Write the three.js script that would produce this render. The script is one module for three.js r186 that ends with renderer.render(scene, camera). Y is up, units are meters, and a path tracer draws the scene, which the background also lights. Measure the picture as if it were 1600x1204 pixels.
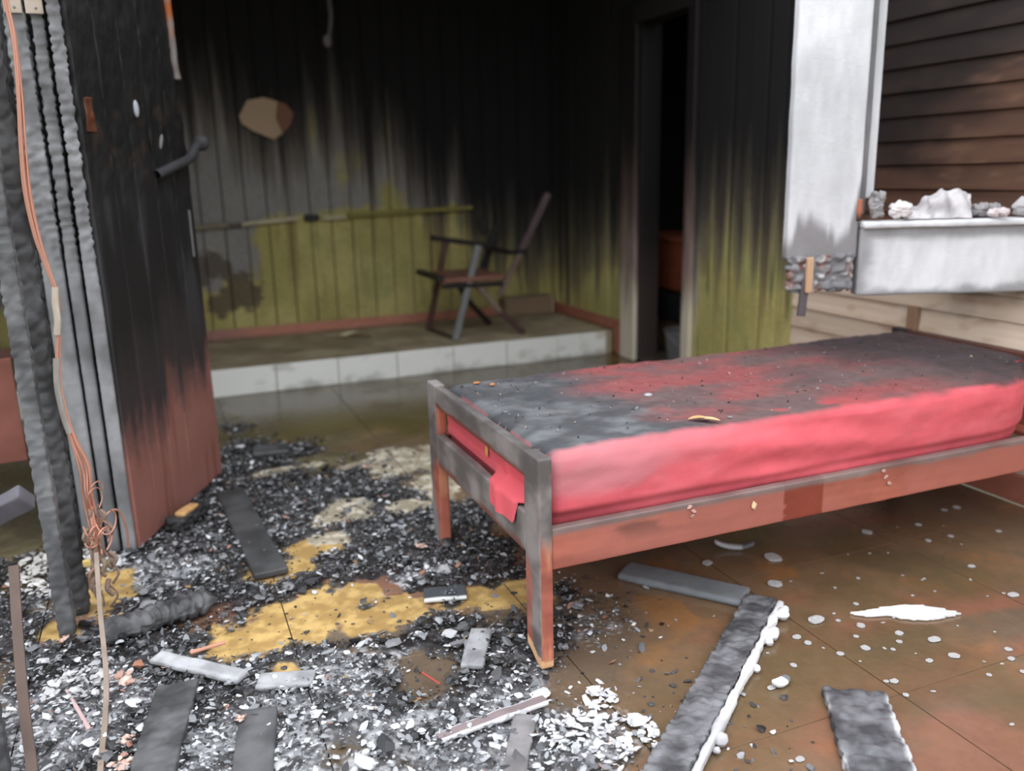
import * as THREE from 'three';
import { mergeGeometries } from 'three/addons/utils/BufferGeometryUtils.js';
import { ConvexGeometry } from 'three/addons/geometries/ConvexGeometry.js';

// ---------------------------------------------------------------- camera, sky, exposure
const scene = new THREE.Scene();
const camera = new THREE.PerspectiveCamera(48.44, 1600 / 1204, 0.05, 200);
camera.position.set(0, 1.15, 0);
camera.rotation.order = 'YXZ';
camera.rotation.set(-13.95 * Math.PI / 180, -22.0 * Math.PI / 180, -1.41 * Math.PI / 180);
camera.focus = 1.95;
camera.userData.fStop = 1.7;
scene.add(camera);

const renderer = new THREE.WebGLRenderer({ antialias: true });
renderer.toneMapping = THREE.LinearToneMapping;
renderer.toneMappingExposure = 2.75;
renderer.shadowMap.enabled = true;

{ // overcast sky: three times brighter overhead than at the horizon, faintly blue
  const W = 64, H = 32, data = new Float32Array(W * H * 4);
  for (let y = 0; y < H; y++) for (let x = 0; x < W; x++) {
    const el = ((y + 0.5) / H - 0.5) * Math.PI, s = Math.max(0, Math.sin(el));
    const L = (1 + 2 * s) / 3 * 1.25, o = (y * W + x) * 4;
    data[o] = L * 0.97; data[o + 1] = L * 1.0; data[o + 2] = L * 1.05; data[o + 3] = 1;
  }
  const sky = new THREE.DataTexture(data, W, H, THREE.RGBAFormat, THREE.FloatType);
  sky.mapping = THREE.EquirectangularReflectionMapping; sky.magFilter = THREE.LinearFilter; sky.needsUpdate = true;
  scene.background = sky; scene.environment = sky;
}

// ---------------------------------------------------------------- helpers: random, noise, colour
function rng(seed) {
  let a = seed >>> 0;
  return () => { a = (a + 0x6d2b79f5) | 0; let t = Math.imul(a ^ (a >>> 15), 1 | a); t = (t + Math.imul(t ^ (t >>> 7), 61 | t)) ^ t; return ((t ^ (t >>> 14)) >>> 0) / 4294967296; };
}
const h3 = (x, y, z) => { let h = Math.imul(x, 374761393) ^ Math.imul(y, 668265263) ^ Math.imul(z, 2147483647 ^ 0x3ad8025f); h = Math.imul(h ^ (h >>> 13), 1274126177); h ^= h >>> 16; h = Math.imul(h, 0x45d9f3b); return ((h ^ (h >>> 15)) >>> 0) / 4294967296; };
const PT = new Uint8Array(1024), PF = new Float32Array(256);     // permutation and value tables of the noise
{ const r = rng(77); for (let i = 0; i < 256; i++) { PT[i] = i; PF[i] = r(); } for (let i = 255; i > 0; i--) { const j = Math.floor(r() * (i + 1)), t = PT[i]; PT[i] = PT[j]; PT[j] = t; } for (let i = 256; i < 1024; i++) PT[i] = PT[i & 255]; }
function n3(x, y, z) {
  const X = Math.floor(x), Y = Math.floor(y), Z = Math.floor(z); let u = x - X, v = y - Y, w = z - Z;
  u = u * u * (3 - 2 * u); v = v * v * (3 - 2 * v); w = w * w * (3 - 2 * w);
  const a = PT[X & 255] + (Y & 255), b = PT[(X + 1) & 255] + (Y & 255), z0 = Z & 255;
  const aa = PT[a] + z0, ab = PT[a + 1] + z0, ba = PT[b] + z0, bb = PT[b + 1] + z0;
  const c0 = PF[PT[aa]], c1 = PF[PT[ba]], c2 = PF[PT[ab]], c3 = PF[PT[bb]], d0 = PF[PT[aa + 1]], d1 = PF[PT[ba + 1]], d2 = PF[PT[ab + 1]], d3 = PF[PT[bb + 1]];
  const e = c0 + (c1 - c0) * u, f = c2 + (c3 - c2) * u, g = d0 + (d1 - d0) * u, h = d2 + (d3 - d2) * u, i = e + (f - e) * v, j = g + (h - g) * v;
  return i + (j - i) * w;
}
function n2(x, y, s = 0) {
  const X = Math.floor(x), Y = Math.floor(y); let u = x - X, v = y - Y;
  u = u * u * (3 - 2 * u); v = v * v * (3 - 2 * v);
  const q = PT[s & 255], y0 = Y & 255, A = PT[(X + q) & 255] + y0, B = PT[(X + 1 + q) & 255] + y0;
  const a = PF[PT[A]], b = PF[PT[B]], c = PF[PT[A + 1]], d = PF[PT[B + 1]];
  return a + (b - a) * u + (c - a + (a - b - c + d) * u) * v;
}
function f2(x, y, s = 0, o = 4) { let t = 0, a = 0.5, n = 0; for (let i = 0; i < o; i++) { t += a * n2(x, y, s + i * 17); n += a; a *= 0.5; x = x * 2.03 + 11.3; y = y * 2.03 + 7.7; } return t / n; }
function f3(x, y, z, o = 3) { let t = 0, a = 0.5, n = 0; for (let i = 0; i < o; i++) { t += a * n3(x, y, z); n += a; a *= 0.5; x = x * 2.03 + 5.1; y = y * 2.03 + 9.2; z = z * 2.03 + 3.3; } return t / n; }
const ss = (a, b, x) => { const t = Math.min(1, Math.max(0, (x - a) / (b - a))); return t * t * (3 - 2 * t); };
const lerp = (a, b, t) => a + (b - a) * t;
const mix = (a, b, t) => [lerp(a[0], b[0], t), lerp(a[1], b[1], t), lerp(a[2], b[2], t)];
const mul = (a, k) => [a[0] * k, a[1] * k, a[2] * k];
const hex = (s) => new THREE.Color(s).toArray();            // css colour -> linear
const V = (x, y, z) => new THREE.Vector3(x, y, z);
function worley(x, y, z) {                                  // distances to the two nearest jittered cell centres
  const X = Math.floor(x), Y = Math.floor(y), Z = Math.floor(z); let a = 9, b = 9;
  for (let i = -1; i < 2; i++) for (let j = -1; j < 2; j++) for (let k = -1; k < 2; k++) {
    const cx = X + i, cy = Y + j, cz = Z + k;
    const dx = cx + 0.15 + 0.7 * h3(cx, cy, cz) - x, dy = cy + 0.15 + 0.7 * h3(cx + 71, cy, cz) - y, dz = cz + 0.15 + 0.7 * h3(cx, cy + 53, cz) - z;
    const d = Math.sqrt(dx * dx + dy * dy + dz * dz);
    if (d < a) { b = a; a = d; } else if (d < b) b = d;
  }
  return [a, b];
}

// ---------------------------------------------------------------- helpers: naming
const taken = new Map();
function numbered(name) { const n = taken.get(name) ?? 0; taken.set(name, n + 1); return n ? name + '_' + String(n).padStart(3, '0') : name; }
function tag(o, label, category, group, kind) {
  if (label) o.userData.label = label;
  if (category) o.userData.category = category;
  if (group) o.userData.group = group;
  if (kind) o.userData.kind = kind;
  return o;
}
function thing(name, label, category, p = [0, 0, 0], turn = 0, group) {
  const o = new THREE.Group(); o.name = numbered(name); o.position.set(...p); o.rotation.y = turn; scene.add(o);
  return tag(o, label, category, group);
}
function single(name, geo, mat, label, category, p = [0, 0, 0], turn = 0, group) {
  const o = new THREE.Mesh(geo, mat); o.name = numbered(name); o.position.set(...p); o.rotation.y = turn; o.castShadow = o.receiveShadow = true; scene.add(o);
  return tag(o, label, category, group);
}
function structure(name) { const o = new THREE.Group(); o.name = numbered(name); o.userData.kind = 'structure'; scene.add(o); return o; }
function part(name, geo, mat, parent, p, label) {
  const o = new THREE.Mesh(geo, mat); o.name = name; if (p) o.position.set(...p); o.castShadow = o.receiveShadow = true; parent.add(o);
  if (label) o.userData.label = label;
  return o;
}

// ---------------------------------------------------------------- helpers: geometry
function cuts(L, n, b) { const a = [-L / 2]; if (b > 0) a.push(-L / 2 + b); for (let i = 1; i < n; i++) a.push(-L / 2 + b + (L - 2 * b) * i / n); if (b > 0) a.push(L / 2 - b); a.push(L / 2); return a; }
// box with rounded edges, as many cuts as asked for, every vertex moved by disp(p, n); uv in metres; normals smoothed over coincident points
function gridBox(w, h, d, { n = [1, 1, 1], bev = 0.003, disp = null, u0 = 0, v0 = 0 } = {}) {
  const L = [w, h, d], C = [cuts(w, n[0], bev), cuts(h, n[1], bev), cuts(d, n[2], bev)], pos = [], uv = [], idx = [];
  const p = V(), c = V(), nn = V();
  for (let ax = 0; ax < 3; ax++) for (const s of [-1, 1]) {
    const A = (ax + 1) % 3, B = (ax + 2) % 3, base = pos.length / 3, ca = C[A], cb = C[B];
    for (let j = 0; j < cb.length; j++) for (let i = 0; i < ca.length; i++) {
      p.setComponent(ax, s * L[ax] / 2); p.setComponent(A, ca[i]); p.setComponent(B, cb[j]);
      const x = p.x, y = p.y, z = p.z;
      for (let k = 0; k < 3; k++) c.setComponent(k, Math.min(L[k] / 2 - bev, Math.max(-L[k] / 2 + bev, p.getComponent(k))));
      nn.subVectors(p, c); if (nn.lengthSq() > 1e-14) nn.normalize(); else nn.set(0, 0, 0).setComponent(ax, s);
      if (bev > 0) p.copy(c).addScaledVector(nn, bev);
      if (disp) disp(p, nn);
      pos.push(p.x, p.y, p.z);
      if (ax === 0) uv.push(z + u0, y + v0); else if (ax === 1) uv.push(x + u0, z + v0); else uv.push(x + u0, y + v0);
    }
    const q = ca.length;
    for (let j = 0; j + 1 < cb.length; j++) for (let i = 0; i + 1 < q; i++) {
      const a = base + j * q + i;
      if (s > 0) idx.push(a, a + 1, a + q + 1, a, a + q + 1, a + q); else idx.push(a, a + q + 1, a + 1, a, a + q, a + q + 1);
    }
  }
  return finish(pos, uv, idx);
}
function finish(pos, uv, idx) {
  const g = new THREE.BufferGeometry();
  g.setAttribute('position', new THREE.Float32BufferAttribute(pos, 3)); g.setAttribute('uv', new THREE.Float32BufferAttribute(uv, 2)); g.setIndex(idx);
  g.computeVertexNormals();
  const N = g.attributes.normal, m = new Map(), key = (i) => Math.round(pos[i * 3] * 2e4) + ',' + Math.round(pos[i * 3 + 1] * 2e4) + ',' + Math.round(pos[i * 3 + 2] * 2e4);
  for (let i = 0; i < N.count; i++) { const k = key(i), a = m.get(k) ?? [0, 0, 0]; a[0] += N.getX(i); a[1] += N.getY(i); a[2] += N.getZ(i); m.set(k, a); }
  for (let i = 0; i < N.count; i++) { const a = m.get(key(i)), l = Math.hypot(...a) || 1; N.setXYZ(i, a[0] / l, a[1] / l, a[2] / l); }
  return g;
}
// vertex colours (linear) from a function of position (plus an offset into the world) and normal
function paint(g, fn, o = [0, 0, 0]) {
  const P = g.attributes.position, N = g.attributes.normal, c = new Float32Array(P.count * 3);
  for (let i = 0; i < P.count; i++) { const k = fn(P.getX(i) + o[0], P.getY(i) + o[1], P.getZ(i) + o[2], N.getX(i), N.getY(i), N.getZ(i)); c[i * 3] = k[0]; c[i * 3 + 1] = k[1]; c[i * 3 + 2] = k[2]; }
  g.setAttribute('color', new THREE.BufferAttribute(c, 3));
  return g;
}
// sheet from a function (u, v) in 0..1 -> Vector3
function sheet(nu, nv, fn, su = 1, sv = 1) {
  const pos = [], uv = [], idx = [];
  for (let j = 0; j <= nv; j++) for (let i = 0; i <= nu; i++) { const p = fn(i / nu, j / nv); pos.push(p.x, p.y, p.z); uv.push(i / nu * su, j / nv * sv); }
  for (let j = 0; j < nv; j++) for (let i = 0; i < nu; i++) { const a = j * (nu + 1) + i; idx.push(a, a + 1, a + nu + 2, a, a + nu + 2, a + nu + 1); }
  return finish(pos, uv, idx);
}
function tube(pts, r, seg = 40, rad = 6) { return new THREE.TubeGeometry(new THREE.CatmullRomCurve3(pts.map((p) => V(...p))), seg, r, rad, false); }
// bar of rectangular section between two points
function bar(a, b, w, d, opt = {}) {
  const A = V(...a), B = V(...b), L = A.distanceTo(B), g = gridBox(w, L, d, { n: [2, Math.max(2, Math.round(L / 0.03)), 2], bev: Math.min(w, d) * 0.15, ...opt });
  const y = B.clone().sub(A).normalize(), x = V(1, 0, 0).addScaledVector(y, -y.x); if (x.lengthSq() < 1e-3) x.set(0, 0, 1).addScaledVector(y, -y.z); x.normalize();
  const z = x.clone().cross(y);
  g.applyMatrix4(new THREE.Matrix4().makeBasis(x, y, z).setPosition(A.add(B).multiplyScalar(0.5)));
  return g;
}
// the cracked, cushion-like surface of deeply charred wood: cells parted by sunken cracks
function alligator(cell, depth, rough = 0.003, seed = 0) {
  return (p, n) => {
    const [a, b] = worley(p.x / cell[0] + seed * 3.7, p.y / cell[1] + seed * 1.3, p.z / cell[2] + 0.37);
    const e = b - a, g = -depth * (1 - ss(0, 0.34, e)) + (f3(p.x * 40 + seed, p.y * 25, p.z * 40, 3) - 0.5) * rough * 2;
    p.addScaledVector(n, g);
  };
}
const wobble = (amp, f, seed = 0) => (p, n) => { p.addScaledVector(n, (f3(p.x * f + seed * 9.1, p.y * f, p.z * f + seed, 3) - 0.5) * 2 * amp); };

// flat broken piece with sharp facets
function shard(r, w, t, d, n = 11) { const p = []; for (let i = 0; i < n; i++) { const a = i / n * 6.283 + r() * 0.5, k = 0.65 + 0.35 * r(); p.push(V(Math.cos(a) * w * k, (r() - 0.5) * t, Math.sin(a) * d * k)); } p.push(V((r() - 0.5) * w * 0.6, t * 0.6, (r() - 0.5) * d * 0.6), V((r() - 0.5) * w * 0.6, -t * 0.6, (r() - 0.5) * d * 0.6)); return new ConvexGeometry(p); }
// ---------------------------------------------------------------- helpers: textures
function pixelTex(w, h, fn, srgb = true) {
  const d = new Uint8Array(w * h * 4), enc = (v) => { v = Math.min(1, Math.max(0, v)); return Math.round(255 * (v <= 0.0031308 ? v * 12.92 : 1.055 * Math.pow(v, 1 / 2.4) - 0.055)); };
  for (let y = 0; y < h; y++) for (let x = 0; x < w; x++) {
    const c = fn((x + 0.5) / w, (y + 0.5) / h), o = (y * w + x) * 4;
    for (let k = 0; k < 3; k++) d[o + k] = srgb ? enc(c[k]) : Math.round(255 * Math.min(1, Math.max(0, c[k])));
    d[o + 3] = 255;
  }
  const t = new THREE.DataTexture(d, w, h, THREE.RGBAFormat); if (srgb) t.colorSpace = THREE.SRGBColorSpace;
  t.magFilter = THREE.LinearFilter; t.minFilter = THREE.LinearMipmapLinearFilter; t.generateMipmaps = true; t.needsUpdate = true;
  return t;
}
// a texture whose uv are metres in [x0, x1] x [y0, y1]
function metres(t, x0, x1, y0, y1) { t.repeat.set(1 / (x1 - x0), 1 / (y1 - y0)); t.offset.set(-x0 / (x1 - x0), -y0 / (y1 - y0)); t.wrapS = t.wrapT = THREE.ClampToEdgeWrapping; return t; }
const grit = pixelTex(256, 256, (u, v) => { const k = f2(u * 24, v * 24, 5, 4) * 0.7 + h3(Math.floor(u * 256), Math.floor(v * 256), 3) * 0.3; return [k, k, k]; }, false);
grit.wrapS = grit.wrapT = THREE.RepeatWrapping; grit.repeat.set(4, 4);
const grain = pixelTex(128, 512, (u, v) => { const k = f2(u * 60, v * 6, 8, 4); return [k, k, k]; }, false);
grain.wrapS = grain.wrapT = THREE.RepeatWrapping; grain.repeat.set(6, 1.2);

const M = {
  char: new THREE.MeshStandardMaterial({ name: 'char', vertexColors: true, roughness: 0.62, bumpMap: grit, bumpScale: 0.0012 }),
  wood: new THREE.MeshStandardMaterial({ name: 'wood', vertexColors: true, roughness: 0.6, bumpMap: grain, bumpScale: 0.0006 }),
  ash: new THREE.MeshStandardMaterial({ name: 'ash', vertexColors: true, roughness: 0.95, bumpMap: grit, bumpScale: 0.0015 }),
  tile: new THREE.MeshPhysicalMaterial({ name: 'tile', vertexColors: true, roughness: 0.3, clearcoat: 0.3, clearcoatRoughness: 0.2 }),
  cloth: new THREE.MeshPhysicalMaterial({ name: 'cloth', vertexColors: true, roughness: 0.85, sheen: 0.3, sheenRoughness: 0.6, sheenColor: new THREE.Color(0.9, 0.4, 0.4), bumpMap: grit, bumpScale: 0.0008, side: THREE.DoubleSide }),
  copper: new THREE.MeshStandardMaterial({ name: 'copper', color: '#d9a08a', roughness: 0.45, metalness: 0.4 }),
  steel: new THREE.MeshStandardMaterial({ name: 'steel', color: '#8a8a8c', roughness: 0.45, metalness: 0.6 }),
  plain: new THREE.MeshStandardMaterial({ name: 'plain', vertexColors: true, roughness: 0.8 }),
};
const charTone = (lo, hi, sc = 18, tint = [1, 1, 1.03], seed = 0) => (x, y, z) => { const k = lerp(lo, hi, ss(0.25, 0.78, f3(x * sc + seed, y * sc * 0.6, z * sc, 4))); return [k * tint[0], k * tint[1], k * tint[2]]; };

// ---------------------------------------------------------------- where the burnt litter lies (shared by floor colour, ash bed and flakes)
const inPoly = (poly, x, z) => { let c = false; for (let i = 0, j = poly.length - 1; i < poly.length; j = i++) { const [a, b] = poly[i], [d, e] = poly[j]; if ((b > z) !== (e > z) && x < (d - a) * (z - b) / (e - b) + a) c = !c; } return c; };
function edgeDist(poly, x, z) {
  let m = 9;
  for (let i = 0, j = poly.length - 1; i < poly.length; j = i++) { const [a, b] = poly[j], [c, d] = poly[i], vx = c - a, vz = d - b, t = Math.min(1, Math.max(0, ((x - a) * vx + (z - b) * vz) / (vx * vx + vz * vz))); const dx = x - a - vx * t, dz = z - b - vz * t; m = Math.min(m, dx * dx + dz * dz); }
  m = Math.sqrt(m); return inPoly(poly, x, z) ? m : -m;
}
const LITTER = [[-1.0, -3.0], [-0.3, -3.0], [0.1, -3.9], [0.14, -4.3], [0.34, -4.12], [0.55, -3.72], [0.75, -3.5], [0.9, -3.05], [1.0, -2.6], [1.02, -2.3], [1.12, -2.02], [1.2, -1.85], [1.05, -1.74], [0.88, -1.68], [0.86, -1.45], [0.78, -1.2], [0.6, -0.8], [-1.0, -0.8]];
const spot = (x, z, cx, cz, rx, rz, a = 0) => { const c = Math.cos(a), s = Math.sin(a), u = ((x - cx) * c + (z - cz) * s) / rx, v = (-(x - cx) * s + (z - cz) * c) / rz; return 1 - Math.sqrt(u * u + v * v); };  // 1 at the middle, 0 at the rim
const MUSTARD = [[0.27, -2.17, 0.26, 0.15, -0.25], [0.47, -2.08, 0.18, 0.11, -0.2], [0.12, -2.12, 0.2, 0.07, -0.35], [0.79, -2.05, 0.16, 0.09, 0], [0.23, -2.47, 0.12, 0.09, 0], [-0.23, -2.56, 0.08, 0.2, 0.1], [0.175, -1.91, 0.05, 0.06, 0], [0.36, -2.6, 0.11, 0.1, 0.3], [-0.36, -2.36, 0.06, 0.08, 0]];
const CREAM = [[0.5, -2.86, 0.2, 0.12, -0.6], [0.42, -2.66, 0.12, 0.08, 0.4], [0.72, -2.82, 0.1, 0.1, 0], [0.85, -3.3, 0.2, 0.26, 0.4], [0.87, -2.9, 0.1, 0.2, 0], [0.31, -3.4, 0.15, 0.06, -0.2], [0.64, -3.34, 0.1, 0.05, -0.3], [0.48, -3.42, 0.05, 0.04, 0]];
const any = (list, x, z) => { let m = -9; for (const s of list) m = Math.max(m, spot(x, z, ...s)); return m; };
const PALE = [[0.55, -1.45, 0.36, 0.24, 0], [0.1, -1.6, 0.28, 0.25, 0], [-0.32, -2.6, 0.13, 0.3, 0], [-0.3, -1.95, 0.16, 0.2, 0], [0.3, -1.85, 0.22, 0.1, 0], [-0.1, -2.62, 0.2, 0.1, 0.3], [0.5, -2.24, 0.26, 0.06, -0.2], [0.95, -1.72, 0.12, 0.14, 0]];   // drifts of burnt-out white ash
const paleAt = (x, z) => ss(-0.12, 0.22, any(PALE, x, z) + (f2(x * 13, z * 13, 531, 3) - 0.5) * 1.1);
function litterAt(x, z) {                                     // 0 bare .. 1 thick
  const e = edgeDist(LITTER, x, z) + (f2(x * 5, z * 5, 31) - 0.5) * 0.35;
  let d = ss(-0.04, 0.16, e) * ss(0.2, 0.62, f2(x * 4, z * 4, 77, 3) + 0.12);
  const w = (f2(x * 14, z * 14, 41) - 0.5) * 1.4;
  d *= 1 - 0.97 * ss(-0.12, 0.2, any(MUSTARD, x, z) + w);
  d *= 1 - 0.86 * ss(-0.02, 0.35, any(CREAM, x, z) + w);
  d *= 1 - 0.75 * ss(0.55, 0.95, x + (z + 1.5) * 0.2 + (f2(x * 9, z * 9, 55) - 0.5) * 0.4) * ss(-2.15, -1.85, z);
  return d;
}

const LG = { x0: -1.3, z0: -4.6, s: 0.015, w: 190, h: 280 };
LG.v = new Float32Array(LG.w * LG.h); for (let j = 0; j < LG.h; j++) for (let i = 0; i < LG.w; i++) LG.v[j * LG.w + i] = litterAt(LG.x0 + i * LG.s, LG.z0 + j * LG.s);
function litter(x, z) {
  const u = (x - LG.x0) / LG.s, v = (z - LG.z0) / LG.s, i = Math.floor(u), j = Math.floor(v); if (i < 0 || j < 0 || i + 1 >= LG.w || j + 1 >= LG.h) return 0;
  const o = j * LG.w + i, a = LG.v, fu = u - i, fv = v - j; return lerp(lerp(a[o], a[o + 1], fu), lerp(a[o + LG.w], a[o + LG.w + 1], fu), fv);
}

// ---------------------------------------------------------------- floor: slabs of ochre-washed concrete
const FX0 = -1.6, FX1 = 2.75, FZ0 = -4.85, FZ1 = -0.4;
const floorTint = (x, z) => {
  const a = f2(x * 2.2, z * 2.2, 1, 5), b = f2(x * 7 + 3, z * 7, 9, 4), c = f2(x * 30, z * 30, 14, 3), e = f2(x * 90, z * 90, 19, 2);
  let k = mix(hex('#6b5c4c'), hex('#7f654c'), ss(0.35, 0.65, a));
  k = mix(k, hex('#a5703f'), 0.5 * ss(0.52, 0.7, b) * ss(0.3, 0.62, a));
  k = mix(k, hex('#8d5d49'), 0.65 * ss(0.5, 0.64, f2(x * 1.3 + z * 1.1, (z - x * 0.3) * 4, 23, 4)));
  k = mix(k, hex('#62543c'), 0.7 * ss(0.5, 0.7, f2(x * 3.1 + 8, z * 3.1, 27, 4)));
  // the left of the room keeps a drier, olive-grey wash
  const left = ss(1.05, 0.45, x + (f2(x * 3, z * 3, 33) - 0.5) * 0.5);
  k = mix(k, mix(hex('#5f5642'), hex('#857a5e'), ss(0.35, 0.7, b)), left * ss(-2.2, -2.8, z));
  k = mix(k, mix(hex('#4c4024'), hex('#6a5e3c'), b), ss(-3.55, -3.9, z + (f2(x * 6, z * 6, 39) - 0.5) * 0.5));
  const w = (f2(x * 16, z * 16, 43, 4) - 0.5) * 1.5;
  k = mix(k, mix(hex('#a98850'), hex('#c8a769'), ss(0.3, 0.7, c)), ss(-0.06, 0.1, any(MUSTARD, x, z) + w * 0.8));
  k = mix(k, mix(hex('#a59a84'), hex('#cfc6b2'), ss(0.35, 0.65, c)), ss(-0.0, 0.15, any(CREAM, x, z) + w));
  const l = litter(x, z);
  const g = c * 0.55 + e * 0.45;
  k = mix(k, mix(mix(hex('#1d1d1f'), hex('#46464a'), ss(0.35, 0.7, c)), mix(hex('#5a5a5d'), hex('#c3c3c6'), ss(0.38, 0.66, g)), 0.9 * paleAt(x, z)), 0.92 * ss(0.12, 0.5, l + (e - 0.5) * 0.5));
  return mul(k, 0.82 + 0.36 * lerp(c, e, 0.4));
};
const floorColour = metres(pixelTex(1300, 1330, (u, v) => floorTint(lerp(FX0, FX1, u), lerp(FZ0, FZ1, v))), FX0, FX1, FZ0, FZ1);
const floorRough = metres(pixelTex(420, 430, (u, v) => {
  const x = lerp(FX0, FX1, u), z = lerp(FZ0, FZ1, v), b = f2(x * 5, z * 5, 61, 4);
  const dry = Math.max(ss(-0.2, 0.1, any(MUSTARD, x, z)), ss(-0.2, 0.1, any(CREAM, x, z)), litter(x, z));
  const r = lerp(0.1 + 0.2 * ss(0.45, 0.7, b), 0.75, dry); return [r, r, r];
}, false), FX0, FX1, FZ0, FZ1);
const floorMat = new THREE.MeshStandardMaterial({ name: 'wet_floor', map: floorColour, roughnessMap: floorRough, roughness: 1, bumpMap: grit, bumpScale: 0.0006 });
{
  const floor = structure('floor'), S = 0.607, gap = 0.003;
  const xs = [], zs = []; for (let x = 0.205 - 4 * S; x < 3; x += S) xs.push(x); for (let z = -6.1; z < -0.3; z += S) zs.push(z);
  for (let i = 0; i + 1 < xs.length; i++) for (let j = 0; j + 1 < zs.length; j++) {
    const cx = (xs[i] + xs[i + 1]) / 2, cz = (zs[j] + zs[j + 1]) / 2;
    const g = gridBox(S - gap, 0.06, S - 0.0012, { bev: 0.0006, u0: cx, v0: cz });
    part('slab', g, floorMat, floor, [cx, -0.03, cz]);
  }
  const bed = gridBox(xs.at(-1) - xs[0] + 0.02, 0.3, zs.at(-1) - zs[0] + 0.02, { bev: 0.004 });
  part('foundation', paint(bed, charTone(0.03, 0.08, 6, [1, 0.9, 0.75])), M.plain, floor, [(xs[0] + xs.at(-1)) / 2, -0.158, (zs[0] + zs.at(-1)) / 2]);
  const ground = structure('ground');
  const gg = gridBox(60, 0.1, 60, { n: [60, 1, 60], bev: 0.01 });
  part('soil', paint(gg, (x, y, z) => mix(hex('#5d5a48'), hex('#7f7a66'), f2(x * 0.7, z * 0.7, 3))), M.plain, ground, [0, -0.37, 15]);
}

// ---------------------------------------------------------------- raised platform with a white tiled front
{
  const pl = structure('platform'), X0 = -1.3, X1 = 2.645, ZF = -4.79, ZB = -5.8;
  const deck = gridBox(X1 - X0, 0.146, ZB * -1 + ZF - 0.012, { n: [120, 2, 30], bev: 0.004, disp: wobble(0.0015, 9) });
  paint(deck, (x, y, z) => { const b = f2(x * 5, z * 7, 3), e = f2(x * 40, z * 40, 8, 3); return mul(mix(mix(hex('#94866c'), hex('#b0a286'), ss(0.3, 0.7, b)), hex('#6d6146'), 0.7 * ss(0.55, 0.75, f2(x * 9, z * 12, 21))), 0.75 + 0.5 * e); }, [(X0 + X1) / 2, 0, (ZF + ZB) / 2]);
  part('deck', deck, M.plain, pl, [(X0 + X1) / 2, 0.073, (ZF + ZB) / 2 - 0.006]);
  const joints = [-1.2, -0.855, -0.51, -0.165, 0.18, 0.525, 0.87, 1.215, 1.56, 1.905, 2.25, 2.595];
  for (let i = 0; i + 1 < joints.length; i++) {
    const w = joints[i + 1] - joints[i] - 0.004, cx = (joints[i] + joints[i + 1]) / 2, t = gridBox(w, 0.15, 0.012, { n: [28, 14, 1], bev: 0.0025 });
    paint(t, (x, y, z) => {
      const dirt = ss(0.58, 0.74, f2(x * 7, y * 16, 12, 4)) * 0.45, low = ss(0.045, 0.0, y + (f2(x * 22, y * 22, 17, 3) - 0.5) * 0.09) * ss(0.35, 0.6, f2(x * 4, 1, 6));
      let k = mix(hex('#eaebe6'), hex('#f2f3ee'), f2(x * 3, y * 9, 2)); k = mix(k, hex('#a8a597'), dirt); k = mix(k, hex('#6f6d66'), low * 0.5);
      return x > 2.4 ? mix(k, hex('#b0a283'), 0.5 * ss(0.35, 0.6, f2(x * 9, y * 14, 4))) : k;
    }, [cx, 0.075, 0]);
    part('tile', t, M.tile, pl, [cx, 0.075 + (i % 3) * 0.0006, ZF - 0.001 + (i % 2) * 0.0012]);
  }
}

// ---------------------------------------------------------------- walls of vertical boards, lime paint under soot
const BX0 = -1.35, BX1 = 2.7, WY1 = 2.6;
function limeAndSoot(a, y, line, seed, greyness, amp = 0.9) {
  const streak = f2(a * 14, y * 0.8, seed + 3, 4), fine = f2(a * 55, y * 1.6, seed + 7, 3), patch = f2(a * 4, y * 4, seed + 11, 4), speck = f2(a * 60, y * 60, seed + 13, 3);
  let k = mix(hex('#a39a5e'), hex('#b8ad70'), ss(0.35, 0.7, patch));
  k = mix(k, hex('#959860'), 0.6 * ss(0.5, 0.7, f2(a * 3, y * 5, seed + 19)));
  k = mix(k, hex('#8d7a4e'), 0.8 * ss(0.52, 0.7, streak) * ss(0.2, 0.6, y));
  k = mix(k, hex('#a0692a'), 0.55 * ss(0.6, 0.75, f2(a * 20, y * 1.2, seed + 23, 3)) * ss(0.45, 0.75, y));
  const g = greyness(a, y) + (patch - 0.5) * 0.9 + (streak - 0.5) * 0.7;
  k = mix(k, mix(hex('#7b7977'), hex('#96928c'), patch), ss(0.35, 0.65, g));
  const t = y - line(a) + (streak - 0.5) * amp + (fine - 0.5) * 0.4 * amp + (speck - 0.5) * 0.12;   // soot creeps down in streaks
  k = mix(k, hex('#5b544a'), 0.75 * ss(-0.1, 0.12, t));
  k = mix(k, hex('#2f2b29'), 0.85 * ss(0.08, 0.34, t));
  k = mix(k, hex('#151313'), 0.97 * ss(0.3, 0.62, t));
  return mul(k, 0.85 + 0.3 * speck);
}
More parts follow.
